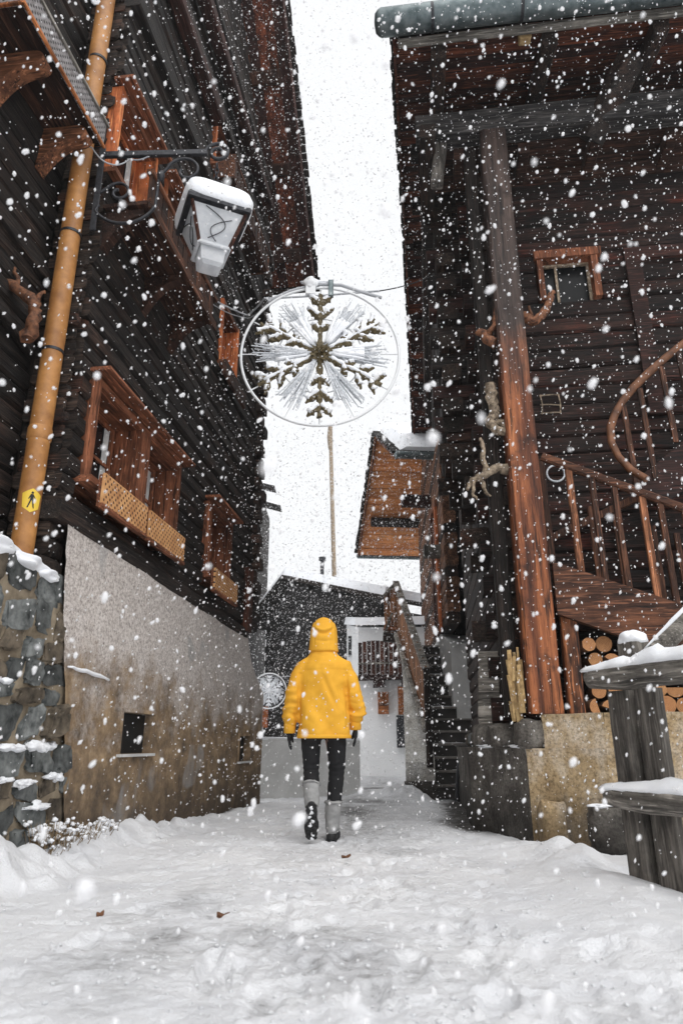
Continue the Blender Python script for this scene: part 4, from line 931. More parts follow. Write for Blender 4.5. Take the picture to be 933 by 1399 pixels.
root('root_ornament', 'many-fingered pale root spreading left from the tall post', tuple(rloc(-.24,-.04,3.02)), [([(.12,0,.02),(.02,-.02,.04),(-.10,-.04,-.02),(-.22,-.05,-.06),(-.27,-.05,-.16)],.045,.015),([(-.08,-.03,.0),(-.11,-.04,.14),(-.10,-.05,.28),(-.12,-.05,.34)],.03,.012),([(-.16,-.05,-.02),(-.14,-.07,-.14),(-.07,-.07,-.24)],.025,.010),([(-.22,-.05,-.06),(-.22,-.06,-.2),(-.19,-.06,-.26)],.018,.008)], M['rootp'], R(-7))
root('root_ornament', 'gnarled orange root hanging on the dark wall left of the drainpipe', (-2.13,4.0,3.42), [([(-.30,-.02,.36),(-.16,-.05,.28),(-.04,-.06,.20),(.05,-.06,.12),(.06,-.05,-.02),(.03,-.05,-.16)],.028,.045),([(.04,-.06,.14),(.10,-.05,.22)],.02,.01),([(-.10,-.05,.24),(-.14,-.05,.42)],.02,.01)], M['root'])
ri = thing('ring_ornament', 'small pale wire ring hanging on the porch wall behind the balusters', 'ring', tuple(rloc(.40,FY-.03,3.22)), R(-7))
obj('hoop', MB().tube([(.085*math.cos(a*.2618),0,.085*math.sin(a*.2618)) for a in range(25)], .010, 6, cap=False), M['ice'], ri, smooth=180)
wk = thing('twig_frame', 'little square twig frame hung on the dark porch wall', 'ornament', tuple(rloc(.42,FY-.03,3.98)), R(-7))
for i, (a, b) in enumerate((((-.09,0,-.11),(-.09,0,.11)),((.09,0,-.11),(.09,0,.11)),((-.1,0,.1),(.1,0,.1)),((-.1,0,.0),(.1,0,-.02)),((-.1,0,-.1),(.1,0,-.1)))): obj('twig', MB().tube([a,((a[0]+b[0])/2+.01,-.01,(a[2]+b[2])/2),b], .008, 5, jit=.2, seed=i), M['rootp'], wk)
# bent black pipe at the foot of the alley steps
hp = obj('drain_hose', MB().tube([(0,0,0),(.01,.0,.25),(.05,.0,.50),(.10,.05,.60),(.18,.12,.64),(.30,.2,.64)], .028, 10), M['iron'], None, smooth=60); hp.location = (1.62,10.35,-.06); tag(hp, 'bent black pipe rising from the ground beside the alley steps', 'pipe')

# ------------------------------------------------------------------ snowy rail fence in the right foreground
FE = thing('rail_fence', 'weathered grey rail fence with snow on its rails in the right foreground', 'fence', (1.52, 4.40, 0), math.atan2(-.912,.41))
fd = Vector((.41,-.912,0)); F0 = Vector((1.52,4.40,0))
def fp_(t, z, o=0.0): return F0 + fd*t + Vector((.912,.41,0))*o + Vector((0,0,z))
def snowrail(name, t0, t1, z, r, o, n=26, seed=0, thick=.035):
    mb = MB(); rings = []
    for i in range(n+1):
        t = t0+(t1-t0)*i/n; e = min(1, 4*min(i, n-i)/n + .15); th = thick*(1+.55*nz(t*7, seed)+.35*nz(t*23, seed+5))*e; rg = []
        for j in range(12):
            a = math.pi*2*j/12; c_, s_ = math.cos(a), math.sin(a)
            y = c_*r*(.90+.22*nz(t*11, j*.6, seed+2)); zz = z + r*.80 + (s_*th if s_ > 0 else s_*(.02+.022*max(0,nz(t*16,j*.7,seed)))) - .28*r*abs(c_)**2
            rg.append(fp_(t, zz, o + y))
        rings.append(rg)
    mb.loft(rings); return mb
for z_, r, t0, t1, nm, tk in ((1.075,.080,.15,2.3,'top_rail',.060),(.425,.072,.19,2.3,'lower_rail',.048)):
    pts = [fp_(t0+(t1-t0)*i/22, z_+.012*nz(i*.5, r*9)-(.012 if r < .08 else 0)*i/22, -.085) for i in range(23)]
    rad = [r*(.72 if i == 0 else .93 if i == 1 else 1)*(1+.05*nz(i*.7,r*50)) for i in range(23)]
    rl_ = obj(nm, MB().tube(pts, rad, 14, jit=.03, seed=int(r*100)), M['grey'], FE, world=True, smooth=45)
    obj('snow', snowrail('s', t0-.015, t1, z_, r, -.085, 60, int(r*100), tk), M['snow'], rl_, world=True, smooth=180)
for i, (t0, t1, zt, th) in enumerate(((.18,.33,1.0,.07),(.38,.54,1.0,.06),(.72,.79,1.0,.05),(.90,1.06,1.0,.06),(1.15,1.34,1.0,.06),(1.5,1.7,1.0,.06))):
    tm = (t0+t1)/2; b = MB().beam(fp_(tm,-.12,.03), fp_(tm,zt,.03), t1-t0, th, up=(.912,.41,0), cham=.12, nseg=7, jit=.035, seed=i+3)
    obj('slat', b, M['greyz'], FE, world=True, smooth=35)
obj('thin_slat', MB().beam(fp_(.355,-.12,.085), fp_(.345,1.0,.085), .07, .05, up=(.912,.41,0), cham=.15, nseg=6, jit=.05, seed=77), M['grey'], FE, world=True, smooth=35)
pp = obj('end_post', MB().beam(fp_(.28,.7,.16), fp_(.28,1.285,.16), .155, .15, up=(.912,.41,0), cham=.15, nseg=5, jit=.03, seed=78), M['greyz'], FE, world=True, smooth=35)
obj('snow', MB().blob(tuple(fp_(.28,1.31,.16)), (.085,.085,.055), 3, .10, 4), M['snow'], pp, world=True, smooth=180)
a, b = fp_(.36,1.20,.20), fp_(.68,1.62,.55); b = a + (b-a)*2.0
hr = obj('sloping_rail', MB().tube([a.lerp(b,i/8) for i in range(9)], .058, 12, jit=.03, seed=5), M['grey'], FE, world=True, smooth=45)
sb = MB(); rings = []
for i in range(25):
    c = a.lerp(b, i/24) + Vector((0,0,.048)); th = .04*(1+.4*nz(i*.5,3))*min(1,.3+i*.2); rings.append([c + Vector((.055*math.cos(2*math.pi*j/10)*.9, .055*math.cos(2*math.pi*j/10)*.42, th*max(math.sin(2*math.pi*j/10),-.35) - .012*abs(math.cos(2*math.pi*j/10)))) for j in range(10)])
sb.loft(rings); obj('snow', sb, M['snow'], hr, world=True, smooth=180)
# ------------------------------------------------------------------ alley steps beyond the right house
M['step'] = wood('dark_step_wood', (.030,.027,.025), (.16,.148,.138), 'x', var=.5, bmp=.5, across=9)
SS = thing('alley_steps', 'steep dark steps with a pale concrete side wall and board railing in the alley', 'stairs', (1.5, 11.4, -.1))
def stepx(y): return (1.46+.04*(y-11.35), 2.00+.03*(y-11.35))
for i in range(13):
    y = 11.42+i*.19; z_ = .10+i*.205; a, b = stepx(y); b += .22 if i < 6 else 0
    stp = obj('step', MB().box((a+.005,y+.025,z_-.20),(b,y+.33,z_-.035)), M['riser'], SS, world=True); obj('nosing', MB().beam((a+.003,y+.15,z_-.015),(b+.002,y+.15,z_-.015), .32, .036, cham=.2, nseg=3, jit=.02, seed=i), M['nosing'], stp, world=True)
    if i in (0,1,3,6,9): obj('snow_dust', MB().blob(((a+b)/2+.06*math.sin(i*2.1),y+.05,z_+.011), (.10+.02*i,.03,.005), 2, .4, i), M['snow'], SS, world=True, smooth=180)
def px_(y): return 1.0+.086*(y-11.35), 1.455+.03*(y-11.35)
prof = [(11.35,-.3,.44),(12.0,-.3,1.05),(13.0,-.3,2.0),(13.7,-.3,2.55),(14.6,-.3,2.55)]
mb = MB().loft([[(px_(y)[0],y,z0),(px_(y)[1],y,z0),(px_(y)[1],y,z1),(px_(y)[0],y,z1)] for y, z0, z1 in prof]); obj('side_wall', mb, M['concg'], SS, world=True)
obj('side_wall_foot', MB().box((.97,11.30,-.3),(1.47,11.345,.16)), M['concd'], SS, world=True)
r0, r1 = Vector((1.37,11.32,1.86)), Vector((1.16,14.25,3.96))
obj('railing_cap', MB().beam(r0, r1+Vector((0,.05,.03)), .13, .05, nseg=5, jit=.03, seed=3), M['grey'], SS, world=True, smooth=35)
obj('railing_cap', MB().beam(r0+Vector((-.05,-.02,-.95)), r1+Vector((-.07,-.4,-1.15)), .07, .10, nseg=5, jit=.03, seed=4), M['grey'], SS, world=True, smooth=35)
for i in range(13):
    t = (i+.5)/13; p = r0.lerp(r1, t); obj('railing_board', MB().beam(p+Vector((0,0,-.98-.12*t)), p+Vector((0,0,-.03)), .215, .03, up=(1,.07,0), cham=.08, seed=i), M['raily'], SS, world=True)
obj('newel', MB().beam(r0+Vector((.0,-.05,-1.5)), r0+Vector((0,-.05,.0)), .10, .10, up=(0,1,0)), M['logz'], SS, world=True)
for i in range(4): obj('landing_board', MB().beam((.93+i*.065,14.28,2.88),(.93+i*.065,14.28,3.70+.065*i*1.0), .06, .03, up=(0,1,0), seed=i), M['raily'], SS, world=True)
obj('landing_rail', MB().beam((.88,14.24,3.66),(1.17,14.24,3.98), .06, .06), M['grey'], SS, world=True); obj('landing_beam', MB().beam((.86,14.2,2.80),(1.5,14.2,2.76), .18, .18, nseg=2, jit=.04), M['log'], SS, world=True)
obj('landing_beam', MB().beam((.87,14.25,2.98),(1.3,14.25,2.98), .08, .06), M['orange'], SS, world=True); obj('brace', MB().beam((.90,14.2,2.9),(1.06,14.2,3.3), .05, .05), M['grey'], SS, world=True)

# ------------------------------------------------------------------ house with the orange soffit behind it
OH = thing('timber_house', 'brown log house behind with bright orange soffit boards under a snowy roof', 'house', (2.6, 15.5, 0))
NV, RV, FV = Vector((1.16,13.4,6.55)), Vector((.87,16,8.25)), Vector((.50,20.2,6.2)); ed = Vector((1,.085,0)).normalized()
vd = Vector((-.09,1,0)).normalized()
def owx(y): return 1.93+.055*(y-13.4)
ro = random.Random(2)
z = 2.75; k = 0
while z < 8.0:
    h = .21; ya, yb = 12.2, 19.6
    if z > 6.4: ya = 13.7+(z-6.4)*1.45; yb = 19.6-(z-6.4)*1.9
    obj('log', MB().beam((owx(ya)+.15,ya-.1*(k%2),z+h/2),(owx(yb)+.15,yb,z+h/2), .24, h*.97, cham=.14, nseg=5, jit=.04, seed=k+20), M['warmy' if k % 4 else 'logy'], OH, world=True, smooth=35); z += h; k += 1
obj('plaster_wall', MB().hexa([(1.995,12.62,-.2),(1.93,13.4,-.2),(2.27,19.6,-.2),(4.5,19.6,-.2),(4.5,12.62,-.2)],[(1.995,12.62,2.45),(1.93,13.4,2.74),(2.27,19.6,2.74),(4.5,19.6,2.74),(4.5,12.62,2.45)]), M['mush'], OH, world=True)
obj('wall_core', MB().box((2.5,12.4,2.75),(4.5,19.4,6.6)), M['logz'], OH, world=True)
def slab_boards(A, B, n, mats, off=0.0, L=3.4):
    d = (B-A); up = ed.cross(d).normalized(); up = up if up.z > 0 else -up
    for i in range(n):
        c = A + d*((i+.5)/n) + up*(.01*(i % 2)+off)
        obj('soffit_board', MB().beam(c, c+ed*L, d.length/n-.012, .035, up=up, seed=i, nseg=2, jit=.01), M[mats[i % len(mats)]], ORF, world=True)
    return up
ORF = sub('roof', OH)
uf = slab_boards(RV, FV, 15, ('soffo',)); un = slab_boards(NV, RV, 10, ('soffo',))
for A, B, up in ((RV,FV,uf),(NV,RV,un)):
    sh = MB(); d = B-A; rs = random.Random(3); n = int(d.length/.16)
    for i in range(n):
        c = A+d*((i+.5)/n)+up*(.05+.03*rs.random()); sh.beam(c-ed*(.07+.04*rs.random()), c+ed*3.4, d.length/n*.97, .05, up=up, cham=.05)
    obj('shingle_layer', sh, M['logz'], ORF, world=True)
    obj('verge_board', MB().beam(A-up*.03+ed*.02, B-up*.03+ed*.02, .03, .15, up=up), M['redz'], ORF, world=True)
rings = []
for i in range(9):
    a = i/8; c = NV.lerp(RV, .04+.96*a)
    th = .30*min(1, .35+a*3); rings.append([c+un*.09+ed*.10, c+un*.09+ed*3.4, c+un*(.09+th)+ed*3.4, c+un*(.09+th*.8)+ed*(.25+.05*math.sin(i*2)), ])
obj('roof_snow', MB().loft(rings), M['snow'], ORF, world=True, smooth=50)
rings = [[RV.lerp(FV,a)+uf*.09+ed*.05, RV.lerp(FV,a)+uf*.09+ed*3.4, RV.lerp(FV,a)+uf*.36+ed*3.4, RV.lerp(FV,a)+uf*.34+ed*.15] for a in (0,.5,.98)]
obj('roof_snow', MB().loft(rings), M['snow'], ORF, world=True)
for c, L in ((NV+Vector((0,-.08,-.03)),3.4),(FV+Vector((0,.08,-.02)),3.4)): obj('gutter', MB().tube([c-ed*.04, c+ed*.0, c+ed*L], [.03,.085,.085], 12), M['steel'], ORF, world=True, smooth=50)
for a, w_ in ((.66,.22),):
    c = RV.lerp(FV,a)-uf*.14; obj('purlin', MB().beam(c+ed*.22, c+ed*1.6, w_, .22, up=uf), M['log'], ORF, world=True)
obj('corbel', MB().beam((1.38,14.7,5.98),(2.2,14.8,5.98), .24, .26, nseg=2, jit=.03, seed=1), M['redx'], OH, world=True); obj('corbel', MB().beam((1.62,13.0,4.30),(2.3,13.0,4.30), .24, .24, nseg=2, jit=.03, seed=2), M['greyz'], OH, world=True)
dr = sub('door', OH)
obj('frame', MB().box((owx(13.2)-.03,13.15,2.76),(owx(13.2)+.02,13.28,5.3)), M['orangez'], dr, world=True); obj('frame', MB().box((owx(13.9)-.05,13.95,2.76),(owx(13.9)+.02,14.08,5.3)), M['redz'], dr, world=True)
obj('leaf', MB().box((owx(13.5)+.0,13.281,2.76),(owx(13.5)+.04,13.949,5.2)), M['redz'], dr, world=True); obj('lintel', MB().box((owx(13.5)-.045,13.1,5.301),(owx(13.5)+.03,14.12,5.42)), M['case'], dr, world=True)

# ------------------------------------------------------------------ dark gabled barn at the end of the street
Lp = Vector((-4.5,27,0)); ge = Vector((.654,-.756,0)); gn = Vector((-.756,-.654,0))
DB = thing('dark_barn', 'dark weathered barn with a low snowy gable roof at the end of the street', 'barn', (-1.6,23.7,0), 0)
def gp2(t, z, o=0.0): return Lp + ge*t + gn*o + Vector((0,0,z))
def gtop(t): return 6.22-(4.25-t)*.63 if t < 4.25 else 6.22-(t-4.25)*.304
z = .2; k = 0
while z < 6.1:
    h = .24; zc = z+h
    t0 = 2.75 if zc < 5.2 else 4.25-(6.22-zc)/.63; t1 = 8.75 if zc < 4.8 else 4.25+(6.22-zc)/.304
    obj('wall_board', MB().beam(gp2(t0,z+h/2,.02*(k%2)), gp2(t1,z+h/2,.02*(k%2)), .08, h*.96, cham=.1, nseg=4, jit=.03, seed=k), M['barnw'] if 'barnw' in M else M['greyz'], DB, world=True, smooth=35); z += h; k += 1
obj('wall_core', MB().hexa([gp2(2.8,0,-.06),gp2(8.7,0,-.06),gp2(8.7,0,-5),gp2(2.8,0,-5)],[gp2(2.8,5.1,-.06),gp2(8.7,4.6,-.06),gp2(8.7,4.6,-5),gp2(2.8,5.1,-5)]), M['logz'], DB, world=True)
DR = sub('roof', DB)
for t0, t1 in ((1.95,4.25),(4.25,9.3)):
    a, b = gp2(t0,gtop(t0),.5), gp2(t1,gtop(t1),.5); c, d = gp2(t1,gtop(t1),-5), gp2(t0,gtop(t0),-5); u = Vector((0,0,1))
    obj('roof_slab', MB().hexa([a,b,c,d],[a+u*.14,b+u*.14,c+u*.14,d+u*.14]), M['logz'], DR, world=True)
    obj('roof_snow', MB().hexa([a+u*.145-gn*.05,b+u*.145-gn*.05,c+u*.145,d+u*.145],[a+u*.42-gn*.15,b+u*.42-gn*.15,c+u*.42,d+u*.42]), M['snow'], DR, world=True)
fl = gp2(4.9,0,-.8); obj('stove_pipe', MB().tube([(fl.x,fl.y,6.2),(fl.x,fl.y,6.95),(fl.x,fl.y,6.96),(fl.x,fl.y,7.08)], [.07,.07,.13,.13], 10), M['iron'], DR, world=True)
sb_ = gp2(2.9,1.5,.06); obj('shutter', MB().hexa([gp2(2.8,1.25,.12),gp2(3.05,1.25,.12),gp2(3.05,1.25,.05),gp2(2.8,1.25,.05)],[gp2(2.8,1.95,.12),gp2(3.05,1.95,.12),gp2(3.05,1.95,.05),gp2(2.8,1.95,.05)]), M['orangez'], DB, world=True)

# ------------------------------------------------------------------ white house with a small red balcony
WH = thing('white_house', 'white plastered house with a dark red balcony and orange shutters', 'house', (1.6,20,0))
C0, C1, C2, C3 = (.47,19.0),(3.6,18.4),(4.2,22.8),(.06,22.4)
obj('wall', MB().hexa([(x,y,-.4) for x, y in (C0,C1,C2,C3)], [(.47,19.0,3.78),(3.6,18.4,3.70),(4.2,22.8,4.4),(.06,22.4,4.45)]), M['white'], WH, world=True)
obj('roof_snow', MB().hexa([(.35,18.75,3.80),(3.8,18.1,3.74),(4.4,23,4.46),(-.02,22.6,4.47)],[(.40,18.85,4.02),(3.8,18.2,4.0),(4.4,23,4.7),(.03,22.6,4.72)]), M['snow'], WH, world=True)
bw = sub('balcony', WH)
for i in range(13): obj('balcony_board', MB().beam((.50+i*.115,18.45-.02*i,2.42),(.50+i*.115,18.45-.02*i,3.28+.05*math.sin(i*.5)), .10, .03, up=(0,1,0), seed=i), M['redz' if i % 2 else 'redx'], bw, world=True)
obj('balcony_floor', MB().hexa([(.44,18.4,2.33),(2.05,18.12,2.33),(2.05,18.8,2.33),(.44,19.0,2.33)],[(.44,18.4,2.42),(2.05,18.12,2.42),(2.05,18.8,2.42),(.44,19.0,2.42)]), M['redx'], bw, world=True)
obj('balcony_rail', MB().beam((.44,18.4,2.72),(2.05,18.12,2.74), .03, .05), M['grey'], bw, world=True)
for x in (.85,1.6): obj('balcony_joist', MB().box((x,18.3,2.14),(x+.28,18.95,2.325)), M['redx'], bw, world=True)
for x0, x1, z0, z1 in ((.97,1.24,1.46,2.02),(1.50,1.66,1.44,2.16)): obj('shutter', MB().box((x0,18.66,z0),(x1,18.95,z1)), M['orange'], WH, world=True)
obj('grate', MB().box((1.44,18.60,.62),(1.66,18.95,1.42)), M['iron'], WH, world=True); obj('dark_window', MB().box((.20,20.4,3.2),(.42,20.9,3.75)), M['glass'], WH, world=True)

# ------------------------------------------------------------------ low wall, pole, far chalet
RW = thing('retaining_wall', 'low pale grey concrete wall across the end of the street', 'wall', (-.6,11.8,-.1))
mb = MB().grid(lambda u, v: (-1.75+2.05*u, 11.75+.010*nz(u*9,v*5), -.35+(1.11+.03*(1-u))*v), 24, 10); mb.grid(lambda u, v: (-1.75+2.05*u, 11.75+.4*v, .755+.03*(1-u)), 4, 1); mb.grid(lambda u, v: (.30, 11.75+.4*u, -.35+1.11*v), 2, 2)
obj('wall_face', mb, M['mush'], RW, world=True, smooth=40); obj('snow_cap', MB().beam((-1.75,11.92,.80),(.29,11.92,.775), .33, .045, nseg=12, jit=.12, seed=2, cham=.4), M['snow'], RW, world=True, smooth=60)
PO = thing('wooden_pole', 'tall bare wooden pole rising behind the dark barn', 'pole', (-.10,28,0))
obj('shaft', MB().tube([(0,0,-.2),(-.2,0,7.2),(-.40,0,14.1)], [.11,.10,.085], 10), M['straw2'] if 'straw2' in M else M['rootp'], PO, smooth=50)
obj('top_wrap', MB().tube([(-.40,-.02,13.2),(-.44,-.03,13.8),(-.40,0,14.3)], [.10,.13,.09], 10, jit=.2, seed=4), M['rootp'], PO, smooth=50)
FC = thing('far_chalet', 'distant chalet whose snowy eaves peep out past the left house', 'house', (-5.6,26,0))
obj('wall', MB().box((-8.5,23.5,-.2),(-3.2,29,10.2)), M['logz'], FC, world=True)
for (x, y, z_), w_ in (((-2.62,25,10.25),1.0),((-2.33,24.6,9.3),.8)):
    obj('eave', MB().hexa([(x,y,z_),(x,y+.7,z_),(x-2.6,y+.7,z_+.7),(x-2.6,y,z_+.7)],[(x,y,z_+.05),(x,y+.7,z_+.05),(x-2.6,y+.7,z_+.76),(x-2.6,y,z_+.76)]), M['logz'], FC, world=True)
    obj('roof_snow', MB().hexa([(x-.08,y+.05,z_+.075),(x-.08,y+.7,z_+.075),(x-2.6,y+.7,z_+.77),(x-2.6,y+.05,z_+.77)],[(x-.14,y+.1,z_+.2),(x-.14,y+.7,z_+.2),(x-2.6,y+.7,z_+.95),(x-2.6,y+.1,z_+.95)]), M['snow'], FC, world=True)
    obj('rafter_end', MB().beam((x-.7,y+.1,z_+.08),(x-.12,y+.1,z_-.07), .10, .10), M['log'], FC, world=True)
# ------------------------------------------------------------------ the walker
def fuse(name, mb, voxel, iters, mat, parent, post=None, fac=.5):
    me = bpy.data.meshes.new('tmp'); me.from_pydata(mb.v, [], mb.f); t = bpy.data.objects.new('tmp', me); COL.objects.link(t)
    r = t.modifiers.new('r', 'REMESH'); r.mode = 'VOXEL'; r.voxel_size = voxel; r.use_smooth_shade = True
    s = t.modifiers.new('s', 'SMOOTH'); s.factor = fac; s.iterations = iters
    dg = bpy.context.evaluated_depsgraph_get(); dg.update()
    m2 = bpy.data.meshes.new_from_object(t.evaluated_get(dg)); bpy.data.objects.remove(t, do_unlink=True)
    if post:
        no = [v.normal.copy() for v in m2.vertices]
        for v, n in zip(m2.vertices, no): v.co = post(v.co.copy(), n)
    m2.materials.clear(); m2.materials.append(mat); m2.shade_smooth(); m2.name = name; m2.update()
    o = bpy.data.objects.new(name, m2); return finish(o, parent)
PXo, PYo = -.145, 5.62; PZ = gz(-.145, 5.62) + .005
def ell(cx, cy, cz, rx, ry, n=24, p=2.0):
    out = []
    for i in range(n):
        a = 2*math.pi*i/n; c, s = math.cos(a), math.sin(a)
        out.append((cx+rx*math.copysign(abs(c)**(2/p), c), cy+ry*math.copysign(abs(s)**(2/p), s), cz))
    return out
# body: one continuous skinned figure under the clothes
bv = {'pel':(0,0,.86,.09),'wst':(0,0,1.02,.085),'chs':(0,0,1.22,.10),'nck':(0,.01,1.38,.05),'hd0':(0,.025,1.46,.065),'hd1':(0,.03,1.56,.075),'hd2':(0,.025,1.62,.045),
      'sl':(-.155,0,1.29,.05),'el':(-.225,-.015,1.06,.036),'wl':(-.245,.02,.86,.025),'sr':(.155,0,1.29,.05),'er':(.235,-.01,1.06,.036),'wr':(.235,.03,.88,.025),
      'hl':(-.08,0,.80,.07),'kl':(-.085,.05,.50,.045),'al':(-.078,-.11,.26,.032),'hr':(.08,0,.80,.07),'kr':(.092,.09,.47,.045),'ar':(.078,.13,.13,.032)}
be = [('pel','wst'),('wst','chs'),('chs','nck'),('nck','hd0'),('hd0','hd1'),('hd1','hd2'),('chs','sl'),('sl','el'),('el','wl'),('chs','sr'),('sr','er'),('er','wr'),('pel','hl'),('hl','kl'),('kl','al'),('pel','hr'),('hr','kr'),('kr','ar')]
ks = list(bv); bm_ = bpy.data.meshes.new('person'); bm_.from_pydata([bv[k][:3] for k in ks], [(ks.index(a), ks.index(b)) for a, b in be], [])
PE = bpy.data.objects.new('person', bm_); COL.objects.link(PE); PE.location = (PXo, PYo, PZ); bm_.materials.append(M['skin'])
bm_.skin_vertices.new() if hasattr(bm_.skin_vertices, 'new') else None
sk = PE.modifiers.new('skin', 'SKIN'); ss_ = PE.modifiers.new('sub', 'SUBSURF'); ss_.levels = 1; ss_.render_levels = 1
lay = bm_.skin_vertices[0].data if len(bm_.skin_vertices) else None
if lay:
    for i, k in enumerate(ks): lay[i].radius = (bv[k][3], bv[k][3]); lay[i].use_root = (k == 'pel')
MW[PE.name] = Matrix.Translation((PXo,PYo,PZ))
tag(PE, 'person in a yellow hooded jacket, black leggings and grey boots walking away up the street', 'person')
# jacket
jb = MB()
jb.loft([ell(.01,0,.735,.208,.150,28,2.5), ell(.008,0,.80,.204,.148,28,2.4), ell(.004,0,.95,.192,.142,28,2.3), ell(0,0,1.10,.186,.135,28,2.3), ell(0,0,1.22,.192,.132,28,2.3), ell(0,0,1.29,.178,.120,28,2.2), ell(0,.005,1.345,.135,.105,28,2.1), ell(0,.01,1.40,.105,.09,28,2), ell(0,.015,1.45,.085,.085,28,2)])
for s, pts in ((-1, [(-.09,0,1.305,.068),(-.158,0,1.262,.078),(-.203,-.005,1.18,.070),(-.232,-.012,1.07,.067),(-.250,-.004,.98,.066),(-.262,.010,.91,.066),(-.262,.018,.865,.058),(-.262,.02,.82,.046)]),
               (1, [(.09,0,1.305,.068),(.158,0,1.262,.078),(.208,-.005,1.18,.070),(.240,-.012,1.07,.067),(.262,-.004,.99,.066),(.272,.012,.93,.066),(.262,.025,.885,.058),(.256,.03,.845,.046)])):
    jb.tube([p[:3] for p in pts], [p[3] for p in pts], 20)
def folds(c, n):
    d = 0.0
    ax = abs(c.x)
    if ax > .205 and c.z < 1.22:                     # sleeve rings
        el_ = math.exp(-((c.z-1.03)/.07)**2)*.55 + math.exp(-((c.z-.915)/.055)**2)*1.0
        d += .020*(el_+.12)*nz(c.x*9, c.y*11+3*c.x, c.z*30+c.y*12*(1 if c.x < 0 else -1)) - .010*el_*abs(nz(c.x*6+7, c.y*8, c.z*24))
        d += .004*nz(c.x*14, c.y*14, c.z*9)
    else:
        k = max(0, 1-ax/.21)
        d += .017*nz(c.x*7+c.z*4.5, c.y*3, c.z*2.2+.4) * (1 if c.z < 1.3 else .5)
        d += .008*nz(c.x*16-c.z*9, c.y*6, c.z*7)
        d += -.010*math.exp(-((c.x-.03-.42*(1.12-c.z))/.018)**2)*math.exp(-((c.z-1.08)/.12)**2)*(c.y < 0)
        d += .006*math.exp(-((c.x-.065-.42*(1.12-c.z))/.02)**2)*math.exp(-((c.z-1.08)/.12)**2)*(c.y < 0)
    d += .006*nz(c.x*10+c.z*14, c.y*5, c.z*6-c.x*8)*(c.z < 1.36) - .007*abs(nz(c.x*5-c.z*6+4, c.y*4, c.z*3+c.x*3))*(c.z < 1.25)
    # crease where the sleeve meets the body
    d += -.010*math.exp(-((ax-.186)/.014)**2)*(1 if .80 < c.z < 1.22 else 0)*(c.y < .05)
    return c + n*d
jk = fuse('jacket', jb, .0085, 5, M['jacket'], PE, folds)
obj('hem_band', MB().loft([ell(.01,0,.728,.2095,.1515,40,2.5), ell(.01,0,.732,.213,.155,40,2.5), ell(.0095,0,.752,.2125,.1545,40,2.5), ell(.0095,0,.756,.209,.151,40,2.5)], cap=False), M['jacket'], jk, smooth=60)
for s, cx, cy, cz in ((-1,-.262,.02,.80),(1,.255,.032,.825)): obj('cuff', MB().tube([(cx,cy,cz-.035),(cx,cy,cz-.03),(cx,cy,cz+.03),(cx,cy-.002,cz+.05)], [.036,.045,.047,.043], 18), M['jacket'], jk, smooth=60)
hb_ = MB().loft([ell(0,.02,1.385,.100,.100,28,2.3), ell(0,.02,1.40,.122,.120,28,2.4), ell(0,.022,1.45,.118,.124,28,2.4), ell(0,.025,1.52,.113,.130,28,2.3), ell(0,.028,1.58,.108,.128,28,2.2), ell(0,.03,1.63,.090,.108,28,2.1), ell(0,.03,1.663,.058,.072,28,2), ell(0,.03,1.68,.02,.03,28,2)])
def hfold(c, n):
    d = .004*nz(c.x*12, c.y*10, c.z*14)
    if c.y < .03:
        sag = c.z - 1.545 - 1.6*c.x*c.x*4
        d += -.014*math.exp(-((sag+.012)/.012)**2)*math.exp(-(c.x/.075)**4) + .009*math.exp(-((sag-.014)/.013)**2)*math.exp(-(c.x/.075)**4)
        d += -.007*math.exp(-((c.z-1.47-2*c.x*c.x)/.012)**2)*math.exp(-((c.x-.01)/.06)**2)
    d += -.004*math.exp(-((abs(c.x)-.075)/.006)**2)*(c.z > 1.44)
    return c + n*d
fuse('hood', hb_, .007, 4, M['jacket'], jk, hfold)
# leggings
lg = MB()
lg.blob((0,0,.83), (.165,.125,.11), 2, 0)
for pts in ([(-.088,0,.82,.088),(-.094,.02,.68,.077),(-.090,.055,.50,.062),(-.086,.02,.42,.062),(-.082,-.03,.34,.058)], [(.092,0,.82,.088),(.106,.03,.68,.078),(.108,.085,.48,.062),(.098,.095,.38,.062),(.085,.11,.24,.054)]):
    lg.tube([p[:3] for p in pts], [p[3] for p in pts], 18)
fuse('leggings', lg, .009, 4, M['black'], PE, lambda c, n: c + n*(.003*nz(c.x*20, c.y*20, c.z*26) + .003*math.exp(-((c.z-.5)/.06)**2)*math.sin(c.z*150)))
# gloves with five fingers
for s, wx, wy, wz, nm in ((-1,-.262,.022,.775,'left'),(1,.254,.034,.80,'right')):
    g = MB(); g.tube([(wx,wy,wz+.03),(wx,wy,wz)], [.030,.028], 12); g.blob((wx,wy+.004,wz-.035), (.020,.040,.046), 2, 0)
    for k, (dy, L) in enumerate(((-.030,.062),(-.010,.074),(.011,.070),(.030,.055))):
        g.tube([(wx,wy+dy,wz-.065),(wx-s*.004,wy+dy*1.05,wz-.065-L*.5),(wx-s*.016,wy+dy*1.0+.004,wz-.065-L*.9)], [.0105,.010,.008], 8)
    g.tube([(wx-s*.006,wy+.034,wz-.015),(wx-s*.018,wy+.058,wz-.045),(wx-s*.024,wy+.060,wz-.078)], [.013,.011,.009], 8)
    fuse('glove', g, .0045, 2, M['glove'], PE)
